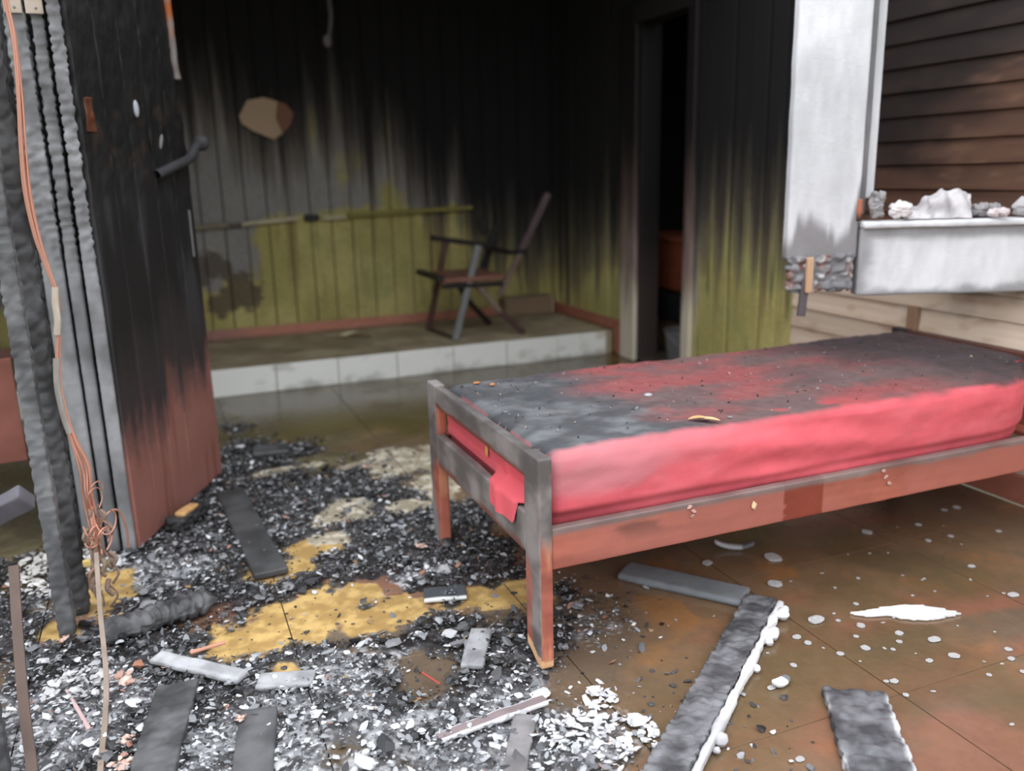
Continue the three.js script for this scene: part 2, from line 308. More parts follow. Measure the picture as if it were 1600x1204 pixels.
const backTint = (x, y) => {
  const line = (a) => a < 1.0 ? lerp(1.28, 1.18, ss(0.2, 1.0, a)) : a < 1.7 ? lerp(1.18, 0.92, ss(1.0, 1.7, a)) : lerp(0.92, 0.4, ss(1.7, 2.3, a));
  const grey = (a, yy) => 0.8 * ss(0.72, 0.5, a) * ss(0.3, 0.55, yy) + 0.75 * ss(0.82, 1.0, yy) - 0.35 * ss(0.45, 0.3, yy);
  let k = limeAndSoot(x, y, line, 100, grey);
  // a brown scorch on the left, below the rail
  const s = Math.max(spot(x, y, 0.3, 0.62, 0.17, 0.13), spot(x, y, 0.47, 0.44, 0.13, 0.16, 0.5), spot(x, y, 0.36, 0.36, 0.12, 0.08)) + (f2(x * 18, y * 18, 131, 4) - 0.5) * 1.1;
  return mix(k, mix(hex('#4b4038'), hex('#5d5548'), f2(x * 30, y * 30, 5)), 0.85 * ss(0.05, 0.3, s));
};
const backMat = new THREE.MeshStandardMaterial({ name: 'back_boards', map: metres(pixelTex(1250, 800, (u, v) => backTint(lerp(BX0, BX1, u), v * WY1)), BX0, BX1, 0, WY1), roughness: 0.95, bumpMap: grain, bumpScale: 0.0008 });
{
  const w = structure('wall_back'), z = -5.79, W = 0.135, r = rng(4);
  part('backing', paint(gridBox(BX1 - BX0 + 0.2, WY1, 0.06), () => [0.012, 0.011, 0.011]), M.plain, w, [(BX0 + BX1) / 2, WY1 / 2, z - 0.055]);
  for (let x = BX0; x < BX1 - 0.05; x += W) {
    const cx = x + W / 2, pr = (r() - 0.5) * 0.006;
    part('plank', gridBox(W - 0.006, WY1, 0.02, { n: [1, 6, 1], bev: 0.004, u0: cx, v0: WY1 / 2 }), backMat, w, [cx, WY1 / 2, z - 0.012 + pr]);
  }
  // broken moulding across the boards
  const rail = structure('trim_1');
  const railPart = (x0, x1, y0, y1, c0, c1, h) => { const g = bar([x0, y0, -5.768], [x1, y1, -5.768], h, 0.028, {}); part('rail_piece', paint(g, (x, y, zz) => mul(mix(hex(c0), hex(c1), f3(x * 9, y * 30, zz, 3)), 0.8 + 0.4 * f3(x * 40, y * 90, 3, 2))), M.wood, rail); };
  railPart(0.2, 0.42, 0.862, 0.872, '#6a6153', '#85795f', 0.03);
  railPart(0.425, 0.50, 0.866, 0.868, '#3a342e', '#5a5044', 0.024);
  railPart(0.51, 0.86, 0.872, 0.896, '#a59c80', '#c7bda0', 0.026);
  railPart(1.02, 1.18, 0.888, 0.892, '#a59c80', '#bfb590', 0.026);
  railPart(1.185, 2.06, 0.902, 0.92, '#6f6a32', '#9a9048', 0.046);
  part('rail_knot', paint(gridBox(0.1, 0.045, 0.03, { n: [5, 3, 2], bev: 0.01, disp: wobble(0.008, 30) }), charTone(0.012, 0.03)), M.char, rail, [0.95, 0.896, -5.765]);
  // oxide-red skirting on the platform
  const sk = structure('baseboard_back');
  for (let i = 0; i < 5; i++) { const x0 = BX0 + i * 0.8, x1 = Math.min(2.655, x0 + 0.798); part('skirting_board', paint(gridBox(x1 - x0, 0.062, 0.016, { n: [40, 4, 1], bev: 0.003 }), (x, y) => mul(mix(mix(hex('#b0705c'), hex('#c48872'), f2(x * 6, y * 20, 7)), hex('#93706a'), 0.7 * ss(0.62, 0.3, x + (f2(x * 9, y * 9, 4) - 0.5) * 0.3)), 0.8 + 0.4 * f2(x * 50, y * 50, 2)), [(x0 + x1) / 2, 0.18, 0]), M.wood, sk, [(x0 + x1) / 2, 0.178, -5.77]); }
}
// the right-hand wall: boards, door, boards, then horizontal siding
const XS = 2.67, SZ0 = -5.8, SZ1 = -3.1;
const sideTint = (z, y) => {
  const line = (a) => a < -4.6 ? lerp(0.3, 0.5, ss(-5.7, -4.8, a)) : 0.66;
  const grey = (a, yy) => a < -4.6 ? 0.2 : 0.42 * ss(-3.75, -3.92, a) + 0.15 * ss(0.6, 0.9, yy);
  let k = limeAndSoot(z, y, line, 300, grey, 0.6);
  k = mul(k, 1.2);
  const drip = ss(0.6, 0.72, f2(z * 17, y * 1.1, 317, 3) + 0.1 * ss(0.2, 0.7, y)) * ss(-0.06, 0.1, y - 0.2 * f2(z * 22, 2, 9));
  return mix(k, hex('#5b5746'), 0.7 * drip * ss(0.85, 0.6, y));
};
const sideMat = new THREE.MeshStandardMaterial({ name: 'side_boards', map: metres(pixelTex(850, 800, (u, v) => sideTint(lerp(SZ0, SZ1, u), v * WY1)), SZ0, SZ1, 0, WY1), roughness: 0.95, bumpMap: grain, bumpScale: 0.0008 });
const DZ0 = -4.5, DZ1 = -4.03, DH = 1.95;                     // door opening
{
  const w = structure('wall_right'), r = rng(9);
  const planks = (z0, z1, y0, y1, W) => { const n = Math.round((z1 - z0) / W), ww = (z1 - z0) / n; for (let i = 0; i < n; i++) { const cz = z0 + ww * (i + 0.5); part('plank', gridBox(0.02, y1 - y0, ww - 0.009, { n: [1, 6, 1], bev: 0.006, u0: cz, v0: (y0 + y1) / 2 }), sideMat, w, [XS + 0.012 + (r() - 0.5) * 0.012, (y0 + y1) / 2, cz]); } };
  planks(SZ0, DZ0 - 0.01, 0, WY1, 0.13); planks(DZ1 + 0.01, -3.13, 0, WY1, 0.128); planks(DZ0, DZ1, DH + 0.02, WY1, 0.12);
  const back = () => [0.012, 0.011, 0.011];
  part('backing', paint(gridBox(0.06, WY1, DZ0 - SZ0 - 0.01), back), M.plain, w, [XS + 0.055, WY1 / 2, (SZ0 + DZ0) / 2]);
  part('backing', paint(gridBox(0.06, WY1, -0.55 - DZ1), back), M.plain, w, [XS + 0.06, WY1 / 2, (DZ1 - 0.55) / 2]);
  part('backing', paint(gridBox(0.06, WY1 - DH, DZ1 - DZ0), back), M.plain, w, [XS + 0.055, (WY1 + DH) / 2, (DZ0 + DZ1) / 2]);
  // horizontal lapped siding: pale low down, scorched brown above
  const P = 0.088;
  for (let i = 0; i * P < WY1 - 0.02; i++) {
    const y0 = i * P, cy = y0 + P / 2, L = 2.56, tone = r(), tone2 = r();
    const g = gridBox(0.016, P + 0.006, L, { n: [1, 7, 170], bev: 0.003, disp: (p) => { p.x += p.y * 0.13 + (f2(p.z * 3, i, 5) - 0.5) * 0.004; p.y += (f2(p.z * 1.6, i * 3, 8) - 0.5) * 0.006; } });
    paint(g, (x, y, z) => {
      const gr = f2(z * 3, y * 90, 71 + i, 4), bl = f2(z * 4, y * 5, 77, 4), kn = f2(z * 9, y * 30, 83 + i, 3);
      let pale = mix(mix(hex('#d0b69e'), hex('#ecdac6'), gr), hex('#b89878'), 0.6 * ss(0.55, 0.75, kn)); pale = mul(pale, 0.85 + 0.25 * tone);
      let burnt = mix(mix(hex('#462e24'), hex('#6e4d3b'), gr), hex('#96705a'), 0.6 * ss(0.5, 0.72, kn) * tone2); 
      burnt = mix(burnt, hex('#120e0e'), 0.9 * ss(1.15, 1.75, y + (bl - 0.5) * 0.7 + ss(-1.9, -2.9, z) * 0.35));
      return mix(pale, burnt, ss(0.6, 0.78, y + (bl - 0.5) * 0.35));
    }, [0, cy, -1.85]);
    part('board', g, M.wood, w, [XS + 0.0, cy, -1.85]);
  }
  part('cover_strip', paint(gridBox(0.018, 0.62, 0.045, { n: [1, 20, 3] }), (x, y, z) => mul(mix(hex('#8b6a52'), hex('#b08e72'), f2(y * 4, z * 60, 3)), 1)), M.wood, w, [XS - 0.022, 0.31, -2.43]);
  // low red skirting at the foot of the boards
  const sk = structure('baseboard_right');
  const red = (x, y, z) => mul(mix(hex('#a5624f'), hex('#b97a66'), f2(z * 6, y * 20, 7)), 0.75 + 0.4 * f2(z * 40, y * 40, 2));
  part('skirting_board', paint(gridBox(0.016, 0.07, 0.98, { n: [1, 4, 50] }), red, [0, 0, -5.3]), M.wood, sk, [XS - 0.008, 0.185, -5.3]);
  part('skirting_board', paint(gridBox(0.02, 0.22, 0.075, { n: [1, 12, 4] }), red, [0, 0, -4.76]), M.wood, sk, [XS - 0.01, 0.11, -4.755]);
  part('skirting_board', paint(gridBox(0.016, 0.09, 0.78, { n: [1, 4, 40] }), red, [0, 0, -3.53]), M.wood, sk, [XS - 0.008, 0.045, -3.53]);
  part('skirting_board', paint(gridBox(0.016, 0.1, 2.5, { n: [1, 4, 120] }), red, [0, 0, -1.88]), M.wood, sk, [XS - 0.022, 0.05, -1.88]);
}
// door frame
{
  const d = structure('door_1');
  const soot = (x, y, z) => { const s = f2(z * 40 + x * 40, y * 1.2, 55, 3), gr = f2((z + x) * 70, y * 4, 3, 3), t = y + (s - 0.5) * 0.5; let k = mix(hex('#d0c4ae'), hex('#e4d8c2'), gr); k = mix(k, hex('#8d7a72'), ss(0.3, 0.55, t)); k = mix(k, hex('#5c4c48'), ss(0.6, 0.9, t)); return mix(k, hex('#191616'), 0.96 * ss(0.85, 1.3, t)); };
  const cas = (w, h, dd, p, n = [2, 120, 6]) => part('casing', paint(gridBox(w, h, dd, { n, bev: 0.004 }), soot, p), M.wood, d, p);
  cas(0.03, DH + 0.1, 0.165, [XS - 0.015, (DH + 0.1) / 2, DZ0 - 0.11]);
  cas(0.03, DH + 0.1, 0.075, [XS - 0.015, (DH + 0.1) / 2, DZ1 + 0.06]);
  part('head', paint(gridBox(0.03, 0.11, 0.58, { n: [2, 6, 30] }), () => [0.022, 0.019, 0.018]), M.wood, d, [XS - 0.016, DH + 0.055, (DZ0 + DZ1) / 2]);
  const dark = (x, y, z) => mix(hex('#3d332f'), hex('#15110f'), ss(0.3, 0.9, y + (f2(z * 30, y * 3, 6) - 0.5) * 0.5));
  part('jamb', paint(gridBox(0.13, DH, 0.03, { n: [5, 60, 1] }), dark, [0, DH / 2, 0]), M.wood, d, [XS + 0.06, DH / 2, DZ0 - 0.013]);
  part('jamb', paint(gridBox(0.13, DH, 0.03, { n: [5, 60, 1] }), dark, [0, DH / 2, 0]), M.wood, d, [XS + 0.06, DH / 2, DZ1 + 0.013]);
  part('threshold', paint(gridBox(0.14, 0.03, 0.46, { n: [4, 1, 12] }), charTone(0.03, 0.07, 12, [1, .8, .6])), M.wood, d, [XS + 0.06, 0.015, (DZ0 + DZ1) / 2]);
}
// the dark room behind the door, the left wall and the roof
{
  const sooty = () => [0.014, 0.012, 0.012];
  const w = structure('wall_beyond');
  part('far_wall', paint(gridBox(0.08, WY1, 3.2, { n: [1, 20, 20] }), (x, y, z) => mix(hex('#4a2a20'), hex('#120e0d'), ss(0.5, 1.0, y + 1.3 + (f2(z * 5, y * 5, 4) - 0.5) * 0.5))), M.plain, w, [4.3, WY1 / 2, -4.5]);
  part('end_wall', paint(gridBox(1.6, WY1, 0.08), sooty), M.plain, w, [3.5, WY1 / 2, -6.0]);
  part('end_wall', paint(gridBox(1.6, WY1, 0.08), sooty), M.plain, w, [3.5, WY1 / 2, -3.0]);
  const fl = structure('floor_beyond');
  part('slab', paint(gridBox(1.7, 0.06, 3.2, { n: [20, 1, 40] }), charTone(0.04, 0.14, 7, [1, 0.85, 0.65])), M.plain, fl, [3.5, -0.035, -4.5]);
  const l = structure('wall_left');
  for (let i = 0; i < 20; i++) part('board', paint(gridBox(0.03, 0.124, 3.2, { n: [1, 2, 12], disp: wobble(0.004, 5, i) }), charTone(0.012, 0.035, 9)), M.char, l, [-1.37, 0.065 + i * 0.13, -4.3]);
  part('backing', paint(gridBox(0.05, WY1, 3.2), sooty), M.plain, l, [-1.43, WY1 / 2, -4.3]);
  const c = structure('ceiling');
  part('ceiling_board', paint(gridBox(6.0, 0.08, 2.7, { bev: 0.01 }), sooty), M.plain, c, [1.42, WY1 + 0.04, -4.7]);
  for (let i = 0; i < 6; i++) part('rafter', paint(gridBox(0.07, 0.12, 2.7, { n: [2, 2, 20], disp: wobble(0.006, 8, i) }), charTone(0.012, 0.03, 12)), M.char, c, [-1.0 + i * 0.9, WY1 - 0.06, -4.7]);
  const b = structure('beam');
  part('beam', paint(gridBox(4.4, 0.14, 0.1, { n: [150, 5, 4], bev: 0.01, disp: alligator([0.05, 0.05, 0.05], 0.006) }), charTone(0.02, 0.06)), M.char, b, [0.9, 2.56, -2.36]);
}
// things seen through the door
{
  const t = thing('chest', 'reddish brown wooden chest in the dark room behind the doorway', 'chest', [3.16, 0, -4.85]);
  const rust = (x, y, z) => mul(mix(hex('#6b2f1e'), hex('#8a4a30'), f2(z * 6, y * 14, 3)), 0.8 + 0.4 * f2(z * 40, y * 40, 2));
  part('chest_body', paint(gridBox(0.36, 0.3, 0.7, { n: [3, 12, 24], bev: 0.008 }), rust), M.wood, t, [0.0, 0.55, 0]);
  part('lid', paint(gridBox(0.38, 0.03, 0.72, { n: [3, 1, 24], bev: 0.006 }), rust), M.wood, t, [0, 0.717, 0]);
  part('plinth', paint(gridBox(0.34, 0.2, 0.66, { n: [3, 6, 12], bev: 0.006 }), (x, y, z) => mix(hex('#54402f'), hex('#735a45'), f2(z * 5, y * 20, 5))), M.wood, t, [0, 0.105, 0]);
  part('black_band', paint(gridBox(0.4, 0.17, 0.72, { n: [3, 6, 24], bev: 0.01, disp: wobble(0.008, 14) }), () => [0.008, 0.007, 0.008]), M.char, t, [-0.01, 0.3, 0], 'burnt black band');
  const prof = [[0, 0], [0.1, 0], [0.108, 0.01], [0.125, 0.2], [0.132, 0.206], [0.132, 0.216], [0.122, 0.216], [0.104, 0.02], [0, 0.02]].map((p) => new THREE.Vector2(...p));
  const bu = thing('bucket', 'grey metal bucket on the floor just behind the doorway', 'bucket', [2.86, 0.0, -4.28]);
  part('pail', new THREE.LatheGeometry(prof, 28), M.steel, bu);
  part('handle', tube([[-0.13, 0.2, 0], [-0.1, 0.13, 0.09], [0, 0.09, 0.128], [0.1, 0.13, 0.09], [0.13, 0.2, 0]], 0.004, 24), M.steel, bu);
}

// ---------------------------------------------------------------- the bed
const RED = hex('#b06552'), REDD = hex('#8c4b3c'), GREYCHAR = hex('#77706d');
const redWood = (x, y, z, s = 0) => mul(mix(RED, REDD, ss(0.3, 0.75, f3(x * 5 + s, y * 30, z * 5, 4))), 0.85 + 0.3 * f3(x * 60, y * 60, z * 60 + s, 2));
const greyChar = (x, y, z, s = 0) => mix(hex('#5c5654'), hex('#8f8885'), ss(0.3, 0.7, f3(x * 22 + s, y * 16, z * 10, 4)));
{
  const O = [0.724, 0, -1.65], t = thing('bed', 'red-brown wooden single bed, scorched grey at the foot end, standing in the ash', 'bed', O);
  const put = (name, w, h, d, c, n, fn, label, opt = {}) => part(name, paint(gridBox(w, h, d, { n, bev: 0.004, disp: wobble(0.0015, 14, c[0]), ...opt }), (x, y, z, a, b, e) => fn(x, y, z, a, b, e), c), M.wood, t, [c[0] - O[0], c[1], c[2] - O[2]], label);
  // posts at the foot: left face burnt grey, front face still red
  const post = (low) => (x, y, z, nx) => {
    const burn = ss(0.44, 0.6, f3(x * 12, y * 5, z * 12 + 3, 4) + 0.3 * ss(0.2, 0.4, y) + (nx < -0.5 ? 0.06 : -0.2) + 0.5 * ss(0.49, 0.52, y));
    let k = mix(redWood(x, y, z), greyChar(x, y, z), burn);
    k = mix(k, hex('#d08f6c'), 0.75 * ss(0.5, 0.9, nx > -0.3 ? 1 : 0) * ss(0.45, 0.65, f3(x * 60, y * 9, z * 60, 3)) * (1 - burn));
    return mix(k, hex('#2c2827'), 0.75 * ss(0.6, 0.7, f3(x * 30, y * 7, z * 45 + 9, 3)) * ss(0.25, 0.33, y) * ss(0.45, 0.38, y));
  };
  const cut = (z) => 0.008 + 0.03 * ss(-1.65, -1.74, z);      // the foot of this leg has split off aslant, showing pale wood
  put('leg', 0.034, 0.53, 0.085, [0.741, 0.265, -1.6925], [4, 110, 8], (x, y, z, nx, ny, nz) => y < cut(z) + 0.02 + 0.012 * f3(x * 40, y * 10, z * 70, 3) - (nz > 0.5 ? 0.004 : 0) ? mix(hex('#e6bb8e'), hex('#cf9a70'), f3(x * 30, y * 20, z * 60, 3)) : post(0)(x, y, z, nx), 'near leg, split pale at its foot', { disp: (p, n) => { wobble(0.0015, 14, 3)(p, n); const y = p.y + 0.265; if (y < 0.06) p.y = cut(p.z - 1.6925) + (y / 0.06) * (0.06 - cut(p.z - 1.6925)) - 0.265; } });
  put('leg', 0.034, 0.53, 0.08, [0.741, 0.265, -2.46], [4, 70, 8], post(0));
  put('leg', 0.034, 0.53, 0.08, [2.635, 0.265, -1.69], [3, 40, 5], (x, y, z) => redWood(x, y, z));
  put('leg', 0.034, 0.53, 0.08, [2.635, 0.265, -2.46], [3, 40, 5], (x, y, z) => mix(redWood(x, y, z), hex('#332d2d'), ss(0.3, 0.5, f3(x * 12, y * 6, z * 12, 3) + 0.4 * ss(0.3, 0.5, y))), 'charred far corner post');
  // foot rails
  put('foot_rail', 0.026, 0.064, 0.69, [0.738, 0.497, -2.078], [3, 8, 60], (x, y, z, nx, ny) => { const b = ss(0.4, 0.6, f3(x * 20, y * 30, z * 9, 4) + ss(0.468, 0.49, y) * 0.5 - 0.12); return mix(mix(REDD, hex('#5a3a30'), f3(x, y * 40, z * 8)), mul(greyChar(x, y, z), ny > 0.5 ? 0.75 : 1), b); });
  put('foot_rail', 0.026, 0.1, 0.69, [0.738, 0.325, -2.078], [3, 12, 60], (x, y, z) => { const b = ss(0.36, 0.58, f3(x * 20, y * 22, z * 7, 4) + ss(0.28, 0.31, y) * 0.45 - 0.12); return mix(mix(REDD, hex('#5f4038'), f3(x, y * 40, z * 8)), mul(greyChar(x, y, z, 4), 1.1), b); });
  // long side rail: charred along its top edge, one clean darker red patch
  put('side_rail', 1.865, 0.102, 0.026, [1.69, 0.306, -1.668], [260, 16, 3], (x, y, z, nx, ny) => {
    const e = f2(x * 12, y * 40, 3, 4);
    let k = mix(redWood(x * 0.5, y, z), hex('#a8665a'), 0.55 * ss(0.35, 0.6, f2(x * 3, y * 6, 8)));
    const clean = x + (e - 0.5) * 0.008 > 1.418 && x + (e - 0.5) * 0.008 < 1.545;
    const smear = ss(0.5, 0.68, f2(x * 9, y * 34, 15, 4)) * ss(0.84, 0.95, x) * ss(1.32, 1.1, x) * ss(0.27, 0.33, y);
    k = mix(k, hex('#4a3530'), 0.55 * smear);
    if (clean) k = mix(hex('#8b3d2b'), hex('#74301f'), e);
    return mix(k, mix(hex('#4c4241'), hex('#8a807c'), e), (clean ? 0.75 : 0.85) * ss(0.336, 0.347, y + (e - 0.5) * 0.016));
  });
  put('side_rail', 1.865, 0.102, 0.026, [1.69, 0.306, -2.482], [60, 6, 2], (x, y, z) => redWood(x, y, z));
  put('head_rail', 0.026, 0.1, 0.7, [2.632, 0.325, -2.078], [2, 6, 24], (x, y, z) => redWood(x, y, z));
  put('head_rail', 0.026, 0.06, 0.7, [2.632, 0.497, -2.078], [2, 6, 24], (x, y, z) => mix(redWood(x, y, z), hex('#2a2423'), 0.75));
  for (let i = 0; i < 9; i++) put('slat', 0.07, 0.016, 0.78, [0.87 + i * 0.205, 0.305, -2.075], [2, 1, 8], (x, y, z) => redWood(x, y, z));
  const rc = rng(17), bit = (n, c, p, w, h, label) => { const g = shard(rc, w, h, 0.004, 8); part(n, paint(g, () => hex(c)), M.plain, t, [p[0] - O[0], p[1], -1.6525 - O[2]], label); };
  bit('wood_chip', '#d8bd94', [1.321, 0.318], 0.011, 0.022, 'pale bare chip on the side rail');
  for (const [x, y] of [[1.128, 0.348], [1.14, 0.335], [1.135, 0.322], [1.745, 0.345], [1.755, 0.325], [1.77, 0.305]]) bit('paint_flake', '#b58c82', [x, y], 0.01, 0.01);
}
// mattress in a red sheet, its top burnt to a black crust
{
  const X0 = 0.772, X1 = 2.606, Z0 = -2.445, Z1 = -1.702, Y0 = 0.324, Y1 = 0.527, cx = (X0 + X1) / 2, cz = (Z0 + Z1) / 2, cy = (Y0 + Y1) / 2;
  const crustEdge = (x, z) => f2(x * 5, z * 5, 201, 4) - 0.5;
  const g = gridBox(X1 - X0, Y1 - Y0, Z1 - Z0, { n: [230, 22, 96], bev: 0.022, disp: (p, n) => {
    const x = p.x + cx, z = p.z + cz, y = p.y + cy;
    const sag = ss(2.12, 2.62, x) * ss(-2.05, -1.69, z); p.z -= 0.2 * sag * sag; p.y -= 0.02 * sag * ss(0.4, 0.5, y);
    const fold = Math.sin(x * 21 + 3 * n2(x * 4, y * 20)) * 0.002 + (f3(x * 7, y * 18, z * 7, 3) - 0.5) * 0.012;
    if (n.z > 0.4) { p.z += fold * ss(0.362, 0.4, y) + 0.015 * ss(0.362, 0.385, y) * ss(0.53, 0.47, y); const tuck = ss(1.2, 1.45, x) * ss(1.95, 1.6, x); p.z += 0.007 * tuck * Math.sin((y - 0.35) * 70 + x * 5); }
    if (n.x < -0.4) p.x += fold * 0.6;
    if (n.y > 0.4) { p.y += (f2(x * 3, z * 3, 91, 3) - 0.5) * 0.016 + (f2(x * 22, z * 22, 97, 4) - 0.5) * 0.008 + (f2(x * 60, z * 60, 99, 2) - 0.5) * 0.004; }
  } });
  paint(g, (x, y, z, nx, ny) => {
    const a = f2(x * 3.2, z * 4.5, 211, 5), b = f2(x * 9 + z * 4, z * 14 - x * 3, 217, 4), c = f2(x * 60, z * 60, 223, 3), s = f3(x * 6, y * 14, z * 6, 4);
    let red = mix(hex('#db616a'), hex('#d0545e'), s); red = mul(red, 0.9 + 0.2 * f3(x * 40, y * 40, z * 40, 2));
    const sm = ss(0.4, 0.75, s + 0.28 * ss(1.15, 0.78, x)) * ss(0.4, 0.46, y + (s - 0.5) * 0.1);   // sides: soot smudges by the foot corner
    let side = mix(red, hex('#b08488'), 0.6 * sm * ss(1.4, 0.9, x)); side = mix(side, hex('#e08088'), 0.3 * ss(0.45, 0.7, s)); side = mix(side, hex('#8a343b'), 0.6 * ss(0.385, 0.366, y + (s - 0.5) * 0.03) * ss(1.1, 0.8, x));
    const toSide = Math.max(ss(-0.016, 0.0, z + 1.702 + 0.2 * (ss(2.12, 2.62, x) * ss(-2.05, -1.69, z)) ** 2 + (n2(x * 17, 3, 5) - 0.5) * 0.008), ny < 0.3 ? 1 : 0);
    if (toSide > 0.99) return side;
    // top: slate-grey crust, bare red where it rubbed off in the middle, blackest at the head
    const head = ss(1.9, 2.3, x + (a - 0.5) * 0.5 - (z + 2.08) * 0.3), foot = ss(1.32, 1.08, x + (a - 0.5) * 0.4 + (z + 2.08) * 0.1);
    let crust = mix(hex('#44474a'), hex('#696c6e'), ss(0.35, 0.7, b));
    crust = mix(crust, hex('#3a3f42'), 0.7 * ss(0.5, 0.66, a));
    const brown = mix(mix(hex('#544241'), hex('#735d5b'), b), hex('#8a4c4b'), ss(0.45, 0.7, a));
    let k = mix(brown, crust, foot); k = mix(k, mix(hex('#2b292a'), hex('#444145'), b), 0.92 * head);
    const bare = ss(0.56, 0.68, b * 0.55 + a * 0.5 + 0.02) * (1 - 0.9 * head) * (1 - foot);
    k = mix(k, hex('#8f4344'), 0.5 * bare);
    const back = ss(-2.33, -2.42, z + (b - 0.5) * 0.12) * ss(1.15, 1.3, x) * ss(1.6, 1.45, x); k = mix(k, hex('#a8393e'), 0.4 * back);
    k = mul(k, 0.7 + 0.6 * c);
    const lip = ss(0.5, 0.62, b) * ss(-1.82, -1.74, z) * ss(1.35, 1.5, x) * ss(1.85, 1.65, x); k = mix(k, hex('#c2454c'), 0.7 * lip);
    return mix(k, side, toSide);
  }, [cx, cy, cz]);
  const t = thing('mattress', 'thin mattress in a red sheet with a burnt black top, lying in the bed frame', 'mattress', [cx, Y0, cz]);
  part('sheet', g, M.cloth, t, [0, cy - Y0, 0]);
  // the sheet hangs out under the upper foot rail and bulges over the lower one
  const flap = sheet(80, 30, (u, v) => {
    const z = lerp(-2.41, -1.745, u), d = ss(0.6, 0.7, u) * ss(1.0, 0.93, u), w = (f2(u * 7, v * 3, 5) - 0.5) * 0.004;
    const fold = 0.010 * Math.exp(-(((u - 0.66 - v * 0.14) / 0.03) ** 2)) * v;
    if (v < 0.6) return V(0.762 - 0.004 * Math.sin(v / 0.6 * 3.14) - (v > 0.35 ? fold : 0) + w * 0.4, lerp(0.5, 0.402, v / 0.6), z);
    if (v < 0.8) { const q = (v - 0.6) / 0.2; return V(0.759 - fold - 0.04 * d * q + w * 0.4, lerp(0.402, 0.386, q), z); }
    const q = (v - 0.8) / 0.2, e = ss(0.86, 1, d); return V(0.759 - fold - 0.04 * d - 0.003 * e * q, 0.386 - 0.003 * q - 0.055 * e * q, z);
  });
  paint(flap, (x, y, z) => mix(hex('#e0606a'), hex('#d2505a'), f3(x * 9, y * 20, z * 9)));
  part('sheet_flap', flap, M.cloth, t, [-cx, -Y0, -cz], 'loose end of the red sheet bulging out below the foot rail');
  part('stain', paint(new THREE.SphereGeometry(0.012, 10, 8).scale(0.25, 1.3, 0.9), () => hex('#d9a15c')), M.cloth, t, [0.754 - cx, 0.425 - Y0, -2.06 - cz], 'yellow scorch mark');
}
// litter on the mattress
{
  const leaf = (a, l) => sheet(10, 4, (u, v) => { const w = 0.011 * Math.sin(u * Math.PI) ** 0.7, q = (v - 0.5) * 2 * w, x = (u - 0.5) * l; return V(x * Math.cos(a) - q * Math.sin(a), 0.004 + 0.002 * Math.sin(u * 3.1) + 0.3 * Math.abs(q), x * Math.sin(a) + q * Math.cos(a)); });
  const t = thing('dry_leaf', 'split pale tan dry leaf lying on the middle of the burnt mattress', 'leaf', [1.225, 0.528, -1.75]);
  part('blade', paint(leaf(0.25, 0.058), () => hex('#c79a6a')), new THREE.MeshStandardMaterial({ vertexColors: true, roughness: 0.8, side: THREE.DoubleSide }), t, [-0.004, 0, -0.012]);
  part('blade', paint(leaf(0.75, 0.062), () => hex('#d8ae80')), new THREE.MeshStandardMaterial({ vertexColors: true, roughness: 0.8, side: THREE.DoubleSide }), t, [0.012, 0, 0.008]);
  const chip = paint(new THREE.IcosahedronGeometry(0.01, 1).scale(1.2, 0.35, 0.8), () => hex('#c9854e'));
  single('wood_chip', chip, M.wood, 'left one of two small orange wood chips on the grey mattress corner', 'wood chip', [0.851, 0.531, -2.394]);
  single('wood_chip', chip, M.wood, 'right one of two small orange wood chips on the grey mattress corner', 'wood chip', [0.886, 0.531, -2.353], 0.8);
  single('ash_flake', paint(new THREE.IcosahedronGeometry(0.012, 2).scale(1, 0.4, 0.9), () => hex('#c9cdd0')), M.ash, 'round white ash flake alone on the grey foot half of the mattress', 'ash flake', [1.236, 0.53, -2.031]);
  const r = rng(21), N = 260, im = new THREE.InstancedMesh(new THREE.IcosahedronGeometry(1, 0), new THREE.MeshStandardMaterial({ name: 'crumbs', roughness: 0.7 }), N), m = new THREE.Matrix4(), q = new THREE.Quaternion(), c = new THREE.Color();
  for (let i = 0; i < N; i++) {
    const x = lerp(0.8, 2.55, Math.pow(r(), 1.5)), z = lerp(-2.43, -1.74 - 0.12 * ss(2.1, 2.55, x), r()), s = 0.0015 + 0.0045 * r() * r() * r();
    q.setFromEuler(new THREE.Euler(r() * 0.6, r() * 6.3, r() * 0.6));
    m.compose(V(x, 0.527 + (f2(x * 3, z * 3, 91, 3) - 0.5) * 0.016 + 0.002, z), q, V(s * 1.8, s * 0.6, s)); im.setMatrixAt(i, m);
    const k = r(); im.setColorAt(i, k < 0.55 ? c.setRGB(0.02, 0.02, 0.022) : k < 0.92 ? c.setRGB(0.22, 0.22, 0.23) : c.setRGB(0.55, 0.4, 0.26));
  }
  im.name = 'soot_crumbs'; im.castShadow = im.receiveShadow = true; scene.add(im); tag(im, 'fine crumbs of soot and ash scattered over the burnt mattress top', 'ash', null, 'stuff');
}

